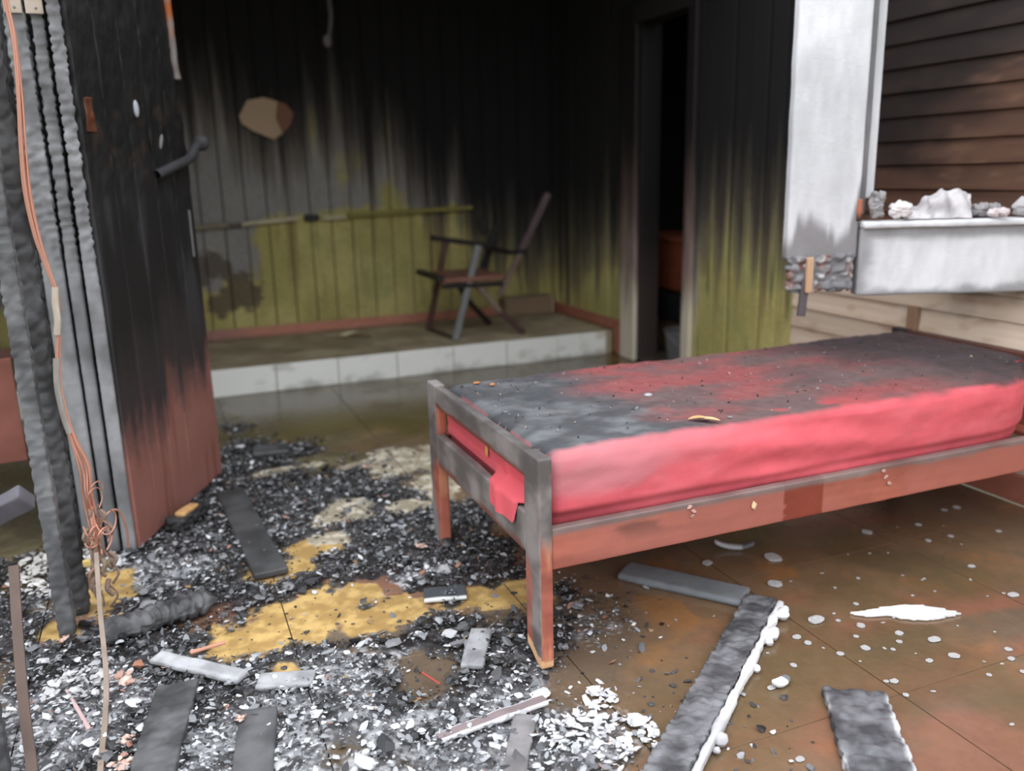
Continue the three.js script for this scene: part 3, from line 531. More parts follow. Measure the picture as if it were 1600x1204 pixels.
// ---------------------------------------------------------------- burnt chair on the platform
{
  const O = [1.85, 0.147, -5.2], t = thing('armchair', 'burnt wooden armchair with one armrest left, standing on the platform before the lime green wall', 'chair', O);
  const L = (p) => [p[0] - O[0], p[1] - O[1], p[2] - O[2]];
  const rod = (name, a, b, w, d, c0, c1, label) => part(name, paint(bar(L(a), L(b), w, d, { disp: wobble(0.004, 16, a[0]) }), (x, y, z) => mix(hex(c0), hex(c1), f3(x * 14, y * 14, z * 14, 3))), M.wood, t, null, label);
  const zn = -4.99, zf = -5.42;
  rod('leg', [1.643, 0.148, zn], [1.815, 0.724, zn], 0.04, 0.034, '#6c6e6e', '#8a8a88', 'ash-grey front leg');
  rod('leg', [1.6, 0.148, zf], [1.75, 0.735, zf], 0.036, 0.034, '#4a2c20', '#5d4034');
  rod('leg', [1.79, 0.49, zn], [1.95, 0.3, zn], 0.034, 0.03, '#6e5c50', '#857264');
  rod('leg', [1.945, 0.305, zn], [2.11, 0.15, zn], 0.036, 0.03, '#3f2925', '#5b3f38');
  rod('leg', [1.80, 0.47, zf], [1.9, 0.3, zf], 0.036, 0.03, '#1c1614', '#2a211e');
  rod('leg', [1.9, 0.305, zf], [2.04, 0.15, zf], 0.036, 0.03, '#1c1614', '#2a211e');
  rod('armrest', [1.645, 0.752, zf], [2.02, 0.685, zf], 0.034, 0.05, '#1a1513', '#2c221d');
  rod('back_post', [1.945, 0.40, zn], [2.1, 0.672, zn], 0.036, 0.03, '#5e4d45', '#7c675c');
  rod('back_post', [2.1, 0.672, zn], [2.292, 1.02, zn], 0.044, 0.032, '#4a3a3c', '#67565a');
  rod('back_post', [1.99, 0.5, zf], [2.115, 0.82, zf], 0.05, 0.034, '#120f0f', '#1f1a19');
  rod('stump', [2.03, 0.76, zf], [1.99, 0.86, zf], 0.06, 0.04, '#120f0f', '#221a18', 'charred stump of the far back post');
  part('knot', paint(gridBox(0.07, 0.035, 0.045, { n: [4, 3, 3], bev: 0.01, disp: wobble(0.006, 30) }), () => hex('#1d1716')), M.wood, t, L([2.1, 0.672, zn]));
  for (let i = 0; i < 4; i++) part('seat_slat', paint(gridBox(0.4, 0.03, 0.1, { n: [16, 2, 4], disp: wobble(0.004, 12, i) }), (x, y, z) => mix(hex('#6d4436'), hex('#8d6354'), f3(x * 8, y * 30, z * 20, 3)), L([0, 0, 0])), M.wood, t, L([1.775, 0.52, zn - 0.03 - i * 0.115]));
  rod('apron', [1.575, 0.485, zn], [1.97, 0.478, zn], 0.05, 0.026, '#161211', '#251d1b');
  rod('seat_front', [1.562, 0.535, zf - 0.02], [1.562, 0.535, zn + 0.02], 0.05, 0.03, '#1f1917', '#332a26', 'blackened front edge of the seat');
  rod('runner', [1.6, 0.158, zf], [1.643, 0.158, zn], 0.03, 0.02, '#3b342c', '#4e463b');
  for (let i = 0; i < 1; i++) rod('back_slat', [2.06 + i * 0.07, 0.66 + i * 0.09, zn - 0.02], [2.04 + i * 0.06, 0.66 + i * 0.09, zf + 0.02], 0.07, 0.018, '#0d0d0f', '#1a1a1d');
}
{
  const t = thing('timber_offcut', 'short tan timber offcut lying on the platform behind the burnt chair', 'wood', [2.43, 0.15, -5.68]);
  part('block', paint(gridBox(0.37, 0.13, 0.12, { n: [24, 9, 6], bev: 0.006, disp: wobble(0.003, 10) }), (x, y, z) => mix(hex('#7c6652'), hex('#947d66'), f3(x * 5, y * 30, z * 20, 3))), M.wood, t, [-0.01, 0.066, 0]);
  part('sawn_end', paint(gridBox(0.012, 0.128, 0.118, { n: [1, 6, 6], bev: 0.003 }), (x, y, z) => mix(hex('#a5947b'), hex('#c1b195'), f3(y * 30, z * 30, x, 3))), M.wood, t, [0.18, 0.066, 0], 'paler sawn end');
  single('paper_scrap', paint(sheet(12, 6, (u, v) => V((u - 0.5) * 0.19 + (v - 0.5) * 0.03, 0.014 + 0.02 * Math.sin(u * 4.2) + 0.008 * n2(u * 4, v * 4), (v - 0.5) * 0.09 * (0.5 + 0.5 * Math.sin(u * 3.1)))), (x, y, z) => mix(hex('#e2d4b4'), hex('#f0e4c8'), n2(x * 60, z * 60))), new THREE.MeshStandardMaterial({ vertexColors: true, roughness: 0.9, side: THREE.DoubleSide }), 'crumpled cream scrap lying on the platform left of the chair', 'scrap', [1.12, 0.147, -5.4]);
}
// a bare patch board on the back wall and a cord hanging from the roof
{
  const t = thing('wall_patch', 'small six-sided tan board fixed high on the sooty back wall', 'board', [0.72, 1.516, -5.772]);
  const hexa = (pts, d) => { const s = new THREE.Shape(pts.map((p) => new THREE.Vector2(...p))); return new THREE.ExtrudeGeometry(s, { depth: d, bevelEnabled: true, bevelSize: 0.003, bevelThickness: 0.003, bevelSegments: 1 }); };
  const tone = (a, b) => (x, y, z) => mix(hex(a), hex(b), f3(x * 14, y * 14, z, 3));
  part('patch_face', paint(hexa([[-0.165, 0.01], [-0.11, 0.105], [-0.01, 0.122], [0.07, 0.1], [0.05, 0.0], [0.085, -0.09], [0.03, -0.127], [-0.09, -0.075], [-0.155, -0.03]], 0.012), tone('#a5896c', '#c2a685')), M.wood, t, [0, 0, 0]);
  part('patch_edge', paint(hexa([[0.075, 0.1], [0.12, 0.085], [0.16, 0.03], [0.14, -0.04], [0.09, -0.088], [0.055, 0.0]], 0.01), tone('#6a4129', '#8a5a3a')), M.wood, t, [0.002, 0, 0], 'darker brown torn side');
  const c = thing('hanging_cord', 'short grey burnt cord end hanging down before the sooty back wall', 'cord', [1.06, 1.9, -5.5]);
  part('cord', paint(tube([[0.05, 0.7, 0], [0.045, 0.3, 0.01], [0.05, 0.17, 0], [0.03, 0.06, 0]], 0.014, 40, 8), (x, y, z) => mix(hex('#5c5858'), hex('#757070'), f3(x * 50, y * 30, z * 50))), M.char, c);
  part('cord_end', paint(new THREE.IcosahedronGeometry(0.03, 2).scale(0.9, 1.3, 0.8), (x, y, z) => mix(hex('#6a6464'), hex('#8c8582'), f3(x * 60, y * 60, z * 60))), M.char, c, [0.02, 0.045, 0]);
}

// ---------------------------------------------------------------- remains of the window frame on the right, white with ash
const whiteAsh = (lo, hi, s = 0) => (x, y, z) => mix(hex(lo), hex(hi), ss(0.25, 0.7, f3(x * 9 + s, y * 5, z * 9, 4)));
{
  const A = [1.905, 0, -2.294], yaw = Math.atan2(-(-2.207 + 2.294), 2.12 - 1.905);       // the frame turned slightly from the room
  const t = thing('window_frame', 'remains of a burnt window frame white with ash, its broken post and sill hanging before the brown boards', 'window frame', [A[0], 0, A[2]], 0.385 * -1);
  const tone = (x, y, z, s) => { const g = f3(x * 8 + s, y * 3, z * 8, 4), e = f3(x * 50, y * 14, z * 50, 3); return mul(mix(hex('#d0d1d4'), hex('#eeeff2'), ss(0.25, 0.65, g)), 0.88 + 0.24 * e); };
  const grey = (x, y, z) => mix(hex('#6f6e70'), hex('#98979a'), f3(x * 22, y * 12, z * 22, 3));
  const W = 0.232;
  part('post', paint(gridBox(W, 1.74, 0.05, { n: [26, 150, 5], bev: 0.008, disp: (p, n) => { wobble(0.002, 12)(p, n); const e = f2(p.x * 30, 3, 9) * 0.05; if (p.y < -0.8) p.y += (p.x > 0.02 ? 0.004 : 0.0) * e; } }), (x, y, z) => {
    const low = ss(0.115, 0.05, y - 0.85 + (f2(x * 26, 4, 8, 3) - 0.5) * 0.2 - 0.14 * ss(0.07, 0.115, x));
    return mix(tone(x, y, z, 0), mix(grey(x, y, z), hex('#8c8483'), 0.3), low * 0.95);
  }, [0, 1.72, 0]), M.ash, t, [W / 2, 1.72, 0]);
  part('charred_end', paint(gridBox(W * 0.93, 0.13, 0.056, { n: [36, 22, 8], bev: 0.012, disp: alligator([0.045, 0.03, 0.05], 0.014, 0.004, 3) }), (x, y, z) => mix(grey(x, y, z), mix(hex('#8a6a60'), hex('#c6c7ca'), ss(0.45, 0.6, f2(x * 40, y * 40, 6))), ss(0.5, 0.62, f3(x * 30, y * 30, z * 8 + 5, 3)))), M.ash, t, [W * 0.49, 0.805, 0.012], 'cracked charred lower end of the post');
  part('splinter', paint(bar([0.072, 0.745, 0.046], [0.07, 0.86, 0.05], 0.022, 0.018), (x, y) => mix(hex('#d7b592'), hex('#b88d6c'), f3(x * 90, y * 8, 1))), M.wood, t, null, 'pale bare splinter');
  part('splinter', paint(bar([0.058, 0.665, 0.03], [0.064, 0.79, 0.035], 0.026, 0.016), (x, y) => hex('#5d5658')), M.char, t, null, 'grey splinter hanging below the post');
  part('stile', paint(gridBox(0.03, 1.6, 0.034, { n: [4, 110, 4], bev: 0.004, disp: wobble(0.0015, 14) }), (x, y, z) => mul(grey(x, y, z), 0.85)), M.ash, t, [W + 0.012, 1.79, -0.02]);
  part('stile', paint(gridBox(0.036, 1.55, 0.03, { n: [4, 110, 4], bev: 0.004, disp: wobble(0.0015, 14, 2) }), (x, y, z) => mul(tone(x, y, z, 3), 0.86)), M.ash, t, [W + 0.045, 1.815, -0.045]);
  part('sill', paint(gridBox(0.62, 0.222, 0.06, { n: [80, 24, 6], bev: 0.008, disp: wobble(0.0025, 8, 1) }), (x, y, z) => { const e = f2(x * 16, y * 22, 31, 4) - 0.5; const rim = Math.max(ss(-0.07, -0.1, y + e * 0.05), ss(0.06, 0.085, y + e * 0.02), ss(-0.24, -0.3, x + e * 0.06)); return mix(tone(x, y, z, 5), grey(x, y, z), 0.75 * rim); }), M.ash, t, [W + 0.315, 0.838, 0.0]);
  part('sill_ledge', paint(gridBox(0.62, 0.02, 0.1, { n: [80, 2, 8], bev: 0.006, disp: wobble(0.003, 14, 4) }), (x, y, z) => tone(x, y, z, 7)), M.ash, t, [W + 0.318, 0.958, 0.0]);
  part('bare_wood', paint(gridBox(0.016, 0.07, 0.03, { n: [3, 6, 3], bev: 0.004, disp: wobble(0.003, 40) }), (x, y, z) => mix(hex('#b56a4c'), hex('#2a1c18'), ss(0.0, -0.03, y))), M.wood, t, [W - 0.003, 1.005, 0.016], 'red-brown bare wood at the corner');
  t.updateMatrixWorld();
  const at = (x, y, z) => V(x, y, z).applyMatrix4(t.matrixWorld).toArray();
  const lump = (name, w, h, d, seed, c0, c1) => paint(gridBox(w, h, d, { n: [30, 18, 18], bev: Math.min(w, h, d) * 0.4, disp: (p, n) => { const [wa, wb] = worley(p.x * 38 + seed, p.y * 38, p.z * 38); p.addScaledVector(n, (f3(p.x * 34 + seed, p.y * 34, p.z * 34, 4) - 0.5) * 0.026 - 0.008 * (1 - ss(0, 0.3, wb - wa)) - 0.003); p.y = Math.max(p.y, -h * 0.42); } }), (x, y, z) => mix(hex(c0), hex(c1), f3(x * 30 + seed, y * 30, z * 30, 3)));
  const lay = (name, g, label, cat, p, turn = 0, grp) => single(name, g, M.ash, label, cat, at(...p), -0.385 + turn, grp);
  lay('ash_lump', lump('a', 0.055, 0.1, 0.06, 1, '#8f8c8d', '#b5b1b1'), 'upright grey ash lump on the sill against the burnt post', 'ash lump', [W + 0.054, 1.02, 0.024]);
  lay('ash_lump', lump('b', 0.082, 0.062, 0.05, 2, '#eae6e6', '#f6f3f3'), 'smooth bright white ash lump on the sill beside the upright grey one', 'ash lump', [W + 0.124, 1.003, 0.034], 0.1);
  const curl = sheet(30, 12, (u, v) => { const x = lerp(-0.105, 0.115, u), top = 0.09 * Math.sin(Math.min(1, u * 1.25 + 0.08) * 1.75) ** 1.1 - 0.02 * ss(0.9, 1, u) + 0.006 * Math.sin(u * 26), y = top * Math.sin(v * 1.5), z = 0.04 - 0.06 * v + 0.008 * Math.sin(u * 22 + v * 3); return V(x + v * 0.02, Math.max(0, y + (f2(u * 14, v * 8, 77, 3) - 0.5) * 0.016 * v), z + (f2(u * 18, v * 9, 79, 3) - 0.5) * 0.014); });
  lay('ash_flake', paint(curl, (x, y, z) => mix(hex('#a8a3a5'), hex('#d8d4d5'), ss(0.3, 0.6, f3(x * 26, y * 26, z * 26, 3)))), 'large curled pale flake of ash standing on the sill', 'ash flake', [W + 0.25, 0.973, -0.016]);
  scene.children.at(-1).material = new THREE.MeshStandardMaterial({ vertexColors: true, roughness: 0.95, side: THREE.DoubleSide });
  lay('ash_lump', lump('c', 0.1, 0.05, 0.07, 5, '#8b8789', '#b2aeaf'), 'low grey ash lump on the sill right of the curled flake', 'ash lump', [W + 0.43, 0.995, -0.024]);
  lay('ash_lump', lump('d', 0.06, 0.032, 0.05, 6, '#d4c5c7', '#eadfe0'), 'small pinkish white ash lump near the middle of the sill', 'ash lump', [W + 0.44, 0.988, 0.046]);
  lay('ash_lump', lump('e', 0.12, 0.066, 0.07, 8, '#a9a5a6', '#cfcbcb'), 'wide pale ash lump at the right end of the sill', 'ash lump', [W + 0.57, 1.001, 0.0]);
}

// ---------------------------------------------------------------- burnt door leaf and charred studs on the left
{
  const t = thing('door_leaf', 'open plank door burnt black above with dull red paint left at its foot', 'door', [-0.177, 0.0, -2.813], Math.atan2(0.651, 0.298));
  // five boards, local x runs from the hinge side outwards
  const tone = (x, y, z) => {
    const s = f2(x * 20, y * 1.3, 401, 4), p = f2(x * 5, y * 4, 407, 4), e = f2(x * 60, y * 60, 411, 3), line = lerp(0.27, 0.42, ss(0.0, 0.7, x));
    let k = mix(mix(hex('#8b5950'), hex('#a06e64'), p), hex('#7c4639'), 0.6 * ss(0.6, 0.7, f2(x * 26, y * 2, 415, 3)));
    const tt = y - line + (s - 0.5) * 0.28 + (p - 0.5) * 0.16 + (e - 0.5) * 0.06;
    k = mix(k, hex('#54403f'), 0.7 * ss(-0.05, 0.05, tt)); k = mix(k, hex('#2e2b2d'), 0.92 * ss(0.03, 0.14, tt));
    k = mix(k, mix(hex('#1a1919'), hex('#38383b'), ss(0.42, 0.62, s * 0.5 + p * 0.5)), 0.96 * ss(0.15, 0.4, tt));
    k = mix(k, hex('#0d0c0c'), 0.93 * ss(1.02, 1.3, y + (p - 0.5) * 0.4));
    return mix(k, hex('#3a2e24'), 0.5 * ss(0.55, 0.7, f2(x * 14, y * 14, 421, 4)) * ss(1.1, 1.25, y) * ss(1.5, 1.35, y));
  };
  for (let i = 0; i < 5; i++) { const w = 0.716 / 5, cx = w * (i + 0.5), sc = (p, n) => { wobble(0.0025, 7, i)(p, n); if (p.y + 1.06 > 0.9) p.addScaledVector(n, (f3(p.x * 40 + i, p.y * 22, p.z * 40, 3) - 0.5) * 0.014 * ss(0.9, 1.15, p.y + 1.06)); }; part('plank', paint(gridBox(w - 0.002, 2.1, 0.034, { n: [14, 230, 3], bev: 0.003, disp: sc }), tone, [cx, 1.065, 0]), M.char, t, [cx, 1.065, 0]); }
  part('burnt_edge', paint(bar([0.69, 1.5, 0.014], [0.668, 2.05, 0.014], 0.03, 0.03, { disp: wobble(0.008, 22) }), (x, y, z) => mix(mix(hex('#6a615c'), hex('#a39b95'), f3(x * 40, y * 30, z * 40)), hex('#b9683a'), ss(0.55, 0.6, f3(x * 9, y * 14, z * 9 + 2, 2)) * ss(1.62, 1.7, y))), M.wood, t, null, 'pale flaking edge with bare orange wood');
  part('bare_wood', paint(gridBox(0.05, 0.1, 0.016, { n: [8, 14, 2], bev: 0.004, disp: wobble(0.008, 26) }), (x, y, z) => mix(hex('#3a2015'), hex('#7a4426'), f3(x * 40, y * 30, z * 40))), M.wood, t, [0.05, 1.34, 0.014], 'brown bare wood beside the jamb');
  part('handle', paint(tube([[0.43, 1.17, 0.022], [0.52, 1.2, 0.05], [0.62, 1.225, 0.06], [0.7, 1.27, 0.06], [0.73, 1.28, 0.06]], 0.017, 30, 10), (x, y, z) => mix(hex('#2c2b2e'), hex('#3d3c3f'), f3(x * 40, y * 40, z * 40))), M.char, t, null, 'bent grey handle bar');
  part('handle_knob', paint(new THREE.IcosahedronGeometry(0.03, 3), () => hex('#3d3c3f')), M.char, t, [0.745, 1.283, 0.06]);
  part('latch_plate', gridBox(0.012, 0.17, 0.008, { n: [1, 8, 1], bev: 0.002 }), M.steel, t, [0.665, 0.96, 0.021]);
  part('chip', paint(new THREE.IcosahedronGeometry(0.018, 2).scale(0.8, 1.5, 0.4), () => hex('#b6bcc4')), M.plain, t, [0.343, 1.377, 0.02], 'pale chip of peeling paint');
  part('chip', paint(new THREE.IcosahedronGeometry(0.013, 2).scale(0.7, 2.2, 0.4).rotateZ(-0.5), () => hex('#7d7a76')), M.plain, t, [0.5, 1.28, 0.02]);
}
// jamb posts at the hinge side of the door leaf
function stud(name, label, x0, x1, z, depth, h, cell, dep, lo, hi, grp, y0 = 0, cat = 'post') {
  const w = x1 - x0, cx = (x0 + x1) / 2, nl = Math.round(h / 0.0075);
  const al = alligator(cell, dep, 0.002, x0 * 31), smoothLow = (p, n) => { const s = ss(0.9, 1.15, p.y + h / 2 + y0 + 0.15 * n2(p.x * 60, p.y * 3)), b = p.clone(); al(b, n); p.lerp(b, cell[3] ? lerp(0.12, 1, s) : 1); };
  return single(name, paint(gridBox(w, h, depth, { n: [Math.max(5, Math.round(w / 0.006)), nl, Math.max(5, Math.round(depth / 0.007))], bev: 0.006, disp: smoothLow }), charTone(lo, hi, 14, [1, 1.01, 1.04], x0)), M.char, label, cat, [cx, y0 + h / 2, z - depth / 2], 0, grp);
}
stud('jamb_post', 'widest of the three grey charred jamb posts, behind the copper wires', -0.322, -0.264, -2.83, 0.07, 2.5, [0.09, 0.024, 0.07, 1], 0.006, 0.14, 0.32);
stud('jamb_post', 'middle one of the three charred jamb posts, left of the narrow black gap', -0.258, -0.22, -2.835, 0.05, 2.5, [0.07, 0.026, 0.06, 1], 0.006, 0.13, 0.3);
stud('jamb_post', 'charred jamb post right against the burnt door, right of the narrow black gap', -0.211, -0.172, -2.80, 0.04, 2.5, [0.07, 0.026, 0.06, 1], 0.006, 0.15, 0.34);
stud('gap_backing', 'added black backing that stands in for shade in the gaps between the jamb posts', -0.36, -0.2, -2.93, 0.05, 2.5, [0.07, 0.04, 0.06], 0.004, 0.012, 0.03);  // added black upright, its colour stands in for the shade between the jambs
stud('charred_stud', 'front charred post at the left edge, grey and cracked, standing in the ash', -0.356, -0.313, -2.31, 0.06, 2.5, [0.08, 0.026, 0.08], 0.004, 0.06, 0.19);
stud('charred_stud', 'darker knobbly charred post just behind the front grey post at the left', -0.333, -0.284, -2.43, 0.05, 2.5, [0.06, 0.04, 0.06], 0.006, 0.03, 0.1);
{ // hinge leaves at the top
  for (const [x, l] of [[-0.292, 'pale hinge leaf at the top of the left jamb post, left one of two'], [-0.24, 'pale hinge leaf at the top of the jamb posts, right one of two']]) {
    const t = thing('hinge_leaf', l, 'hinge', [x, 1.605, -2.824]);
    part('plate', paint(gridBox(0.044, 0.075, 0.006, { n: [4, 6, 1], bev: 0.002 }), (a, b) => mix(hex('#b7a99b'), hex('#cfc0ae'), f2(a * 60, b * 60, 3))), M.plain, t, [0, 0.035, 0]);
    for (const y of [0.012, 0.05]) part('screw', new THREE.SphereGeometry(0.004, 10, 8).scale(1, 1, 0.5), M.steel, t, [0.004, y, 0.003]);
  }
}
const rw = rng(18);
{ // copper wires stripped by the fire
  const path = [[-0.263, 1.9], [-0.263, 1.565], [-0.26, 1.482], [-0.267, 1.354], [-0.275, 1.251], [-0.28, 1.132], [-0.273, 1.024], [-0.26, 0.945], [-0.25, 0.88], [-0.256, 0.815], [-0.272, 0.718], [-0.279, 0.651], [-0.275, 0.566], [-0.262, 0.494], [-0.249, 0.421], [-0.251, 0.35], [-0.247, 0.258], [-0.245, 0.18]];
  const t = thing('wire_bundle', 'bundle of bare copper wires hanging down along the charred posts', 'wires', [-0.25, 0.0, -2.42]), r = rng(33);
  for (let k = 0; k < 9; k++) {
    const ox = (r() - 0.5) * 0.016, oz = (r() - 0.5) * 0.016, ph = r() * 6.3, fr = 4 + r() * 6;
    part('strand', tube(path.map(([x, y], i) => [x + 0.25 + ox * (y < 0.45 ? 2.2 : 1) + 0.003 * Math.sin(y * fr + ph), y, oz + 0.003 * Math.cos(y * fr + ph) + 0.02 * ss(0.5, 0.2, y) * Math.sin(ph + y * 30)]), 0.0019 + r() * 0.0009, 130, 6), M.copper, t);
  }
  part('insulation', paint(tube([[0.0, 0.9, 0.006], [-0.005, 0.86, 0.008], [-0.006, 0.815, 0.007], [-0.012, 0.78, 0.006]], 0.0085, 20, 8), (x, y, z) => mix(hex('#b9a999'), hex('#d5cabc'), f3(x * 90, y * 30, z * 90))), M.plain, t, null, 'pale scrap of insulation');
  part('insulation', paint(tube([[-0.022, 0.72, 0.004], [-0.029, 0.65, 0.006], [-0.026, 0.57, 0.004], [-0.018, 0.52, 0.004]], 0.008, 24, 8), (x, y, z) => mix(hex('#8f8883'), hex('#b4ada6'), f3(x * 90, y * 30, z * 90))), M.plain, t, null, 'grey scrap of insulation');
  for (let k = 0; k < 9; k++) {                               // the tangle at the bottom
    const cx = (r() - 0.4) * 0.05, cy = 0.12 + r() * 0.3, R = 0.012 + r() * 0.018, a = r() * 6.3, pts = [];
    for (let i = 0; i < 9; i++) { const q = a + i * 0.62; pts.push([cx + R * Math.cos(q) * 0.8 + i * 0.002, cy + R * 1.6 * Math.sin(q) - i * 0.006, 0.01 + R * 0.7 * Math.sin(q * 1.7)]); }
    part('loop', tube(pts, 0.0016 + r() * 0.0012, 44, 5), M.copper, t);
  }
  part('loop', tube([[0.01, 0.23, -0.02], [0.035, 0.262, -0.06], [0.06, 0.258, -0.09], [0.075, 0.2, -0.11], [0.072, 0.13, -0.12]], 0.003, 40, 6), M.copper, t);
  for (let k = 0; k < 26; k++) { const x = (r() - 0.3) * 0.055, y = 0.07 + r() * 0.26, z = (r() - 0.5) * 0.04, a = r() * 6.3, l = 0.015 + r() * 0.03; part('melted_sheath', paint(tube([[x, y, z], [x + l * 0.5 * Math.cos(a), y - l * 0.7, z + 0.006], [x + l * 0.2 * Math.sin(a), y - l * 1.5, z]], 0.0025 + r() * 0.005, 8, 5), (u, v, w) => mix(hex('#8a7064'), hex(k % 4 ? '#c2a694' : '#e3cfae'), f3(u * 90 + k, v * 90, w * 90))), M.ash, t); }
  part('connector', paint(gridBox(0.02, 0.018, 0.016, { n: [2, 2, 2], bev: 0.003 }), () => hex('#ddc27a')), M.plain, t, [-0.022, 0.165, 0.03], 'small yellow connector');
}
{ // strips and splinters at the left edge
  const strip = (name, label, pts, w, th, c0, c1, mat = M.wood) => { const A = pts.map((p) => V(...p)), cv = new THREE.CatmullRomCurve3(A), s = new THREE.Shape([[-w / 2, -th / 2], [w / 2, -th / 2], [w / 2, th / 2], [-w / 2, th / 2]].map((p) => new THREE.Vector2(...p))); const g = new THREE.ExtrudeGeometry(s, { steps: 50, extrudePath: cv, bevelEnabled: false }); g.translate(-A.at(-1).x, -A.at(-1).y, -A.at(-1).z); return single(name, paint(g, (x, y, z) => mix(hex(c0), hex(c1), f3(x * 30, y * 12, z * 30, 3))), mat, label, 'strip', A.at(-1).toArray()); };
  strip('cable_sheath', 'long pale brown strip hanging from the copper wires to the floor', [[-0.243, 0.2, -2.36], [-0.237, 0.12, -2.2], [-0.222, 0.05, -1.98], [-0.222, 0.022, -1.85], [-0.224, 0.016, -1.68], [-0.215, 0.012, -1.45]], 0.011, 0.008, '#7d6c60', '#a29284');
  strip('rusty_strip', 'thin rusty brown strip leaning at the left edge before the charred post', [[-0.372, 0.34, -2.02], [-0.37, 0.22, -1.93], [-0.362, 0.1, -1.82], [-0.348, 0.02, -1.72], [-0.33, 0.012, -1.5]], 0.02, 0.01, '#4a3a33', '#6a564b');
  stud('charred_plank', 'dark charred plank standing at the bottom left corner in front of the ash', -0.52, -0.374, -1.68, 0.03, 0.34, [0.05, 0.03, 0.05], 0.004, 0.05, 0.11, null, 0, 'plank');
  single('red_board', paint(gridBox(0.3, 0.34, 0.022, { n: [20, 30, 2], disp: wobble(0.004, 8) }), (x, y, z) => mul(mix(hex('#6f3f34'), hex('#9a6152'), f2(x * 8, y * 14, 3)), ss(-0.25, -0.1, y + f2(x * 9, y * 9, 5) * 0.1) * 0.7 + 0.4)), M.wood, 'red painted board leaning behind the charred post at the left edge', 'board', [-0.62, 0.45, -3.05], 0.1);
  single('charred_beam', paint(bar([-0.9, 0.06, -2.75], [-0.42, 0.3, -2.62], 0.07, 0.05, { disp: wobble(0.006, 18) }), (x, y, z) => mix(hex('#55535a'), hex('#8b888e'), f3(x * 12, y * 12, z * 12, 3))), M.ash, 'pale grey beam lying slantwise behind the charred post', 'beam', [0, 0, 0]);
  for (let i = 0; i < 4; i++) single('lath', paint(gridBox(0.62, 0.05, 0.02, { n: [30, 4, 2], disp: wobble(0.004, 14, i) }), charTone(0.04, 0.09, 12)), M.char, ['topmost grey lath in the gap left of the charred posts', 'second grey lath from the top in the gap left of the posts', 'third grey lath from the top in the gap left of the posts', 'lowest grey lath in the gap left of the charred posts'][i], 'lath', [-0.66, 1.46 - i * 0.115, -2.86]);
  stud('lath_post', 'charred upright that carries the laths behind the left posts', -0.98, -0.93, -2.84, 0.05, 2.5, [0.06, 0.035, 0.06], 0.006, 0.05, 0.12);
}

// ---------------------------------------------------------------- ash bed and burnt litter on the floor
const groundY = (x, z) => 0.006 * ss(0.1, 0.6, litter(x, z));
const flakeMat = new THREE.MeshStandardMaterial({ name: 'flakes', roughness: 0.5, bumpMap: grit, bumpScale: 0.0008 });
function tone(r, x, z) {
  const p = paleAt(x, z), k = r(), white = lerp(0.07, 0.34, p), mid = lerp(0.36, 0.46, p);
  if (k < white) { const v = 0.38 + 0.4 * r(); return [v * 0.98, v, v * 1.03]; }
  if (k < white + mid) { const v = 0.08 + 0.28 * r(); return [v * 0.97, v, v * 1.05]; }
  if (k > 0.985) return r() < 0.5 ? [0.42, 0.2, 0.13] : [0.3, 0.2, 0.1];
  const v = 0.014 + 0.06 * r(); return [v, v, v * 1.06];
}
{ // thousands of flakes, too many to count
  const r = rng(101), kinds = [], per = 4200;
  for (let i = 0; i < 5; i++) kinds.push(shard(r, 1, [0.16, 0.22, 0.35, 0.14, 0.5][i], [0.6, 0.45, 0.7, 0.3, 0.6][i], 8));
  const root = new THREE.Group(); root.name = 'burnt_litter'; scene.add(root); tag(root, 'scattered flakes of ash and charcoal lying thick over the floor left of the bed', 'ash', null, 'stuff');
  const m = new THREE.Matrix4(), q = new THREE.Quaternion(), c = new THREE.Color();
  kinds.forEach((g, i) => {
    const im = new THREE.InstancedMesh(g, flakeMat, per); im.name = 'flakes'; let n = 0, tries = 0;
    while (n < per && tries++ < per * 40) {
      const z = lerp(-4.3, -0.95, Math.pow(r(), 0.8)), x = lerp(-0.75, 1.25, r()), l = litter(x, z); const thin = Math.max(0.2 * ss(1.3, 0.95, x) * ss(0.55, 0.7, x) * ss(-2.1, -1.9, z) * f2(x * 7, z * 7, 91, 2), 0.05 * ss(-0.3, 0.2, any(MUSTARD, x, z)), 0.1 * ss(-0.3, 0.2, any(CREAM, x, z))); if (l < 0.03 ? r() > thin : r() > 0.04 + l * 0.96) continue;
      const s = (0.0045 + 0.014 * r() * r()) * (r() < 0.06 ? 1.7 : 1);
      q.setFromEuler(new THREE.Euler((r() - 0.5) * 0.9, r() * 6.3, (r() - 0.5) * 0.9));
      m.compose(V(x, groundY(x, z) + s * 0.2 + r() * 0.016 * l, z), q, V(s, s * (0.7 + r() * 0.6), s)); im.setMatrixAt(n, m);
      const k = tone(r, x, z); im.setColorAt(n, c.setRGB(k[0], k[1], k[2])); n++;
    }
    im.count = n; im.castShadow = im.receiveShadow = true; root.add(im);
  });
  const F = 26000, fines = new THREE.InstancedMesh(shard(r, 1, 0.7, 0.75, 5), flakeMat, F); fines.name = 'crumbs'; let n = 0;
  for (let tries = 0; n < F && tries < F * 30; tries++) {
    const z = lerp(-4.3, -0.95, Math.pow(r(), 0.8)), x = lerp(-0.75, 1.25, r()), l = litter(x, z); if (r() > l) continue;
    const s = 0.0018 + 0.0045 * r() * r(); q.setFromEuler(new THREE.Euler(r() * 1.5, r() * 6.3, r() * 1.5));
    m.compose(V(x, 0.001 + r() * 0.012 * l, z), q, V(s, s, s)); fines.setMatrixAt(n, m); const k = tone(r, x, z); fines.setColorAt(n++, c.setRGB(k[0], k[1], k[2]));
  }
  fines.count = n; fines.castShadow = fines.receiveShadow = true; root.add(fines);
}
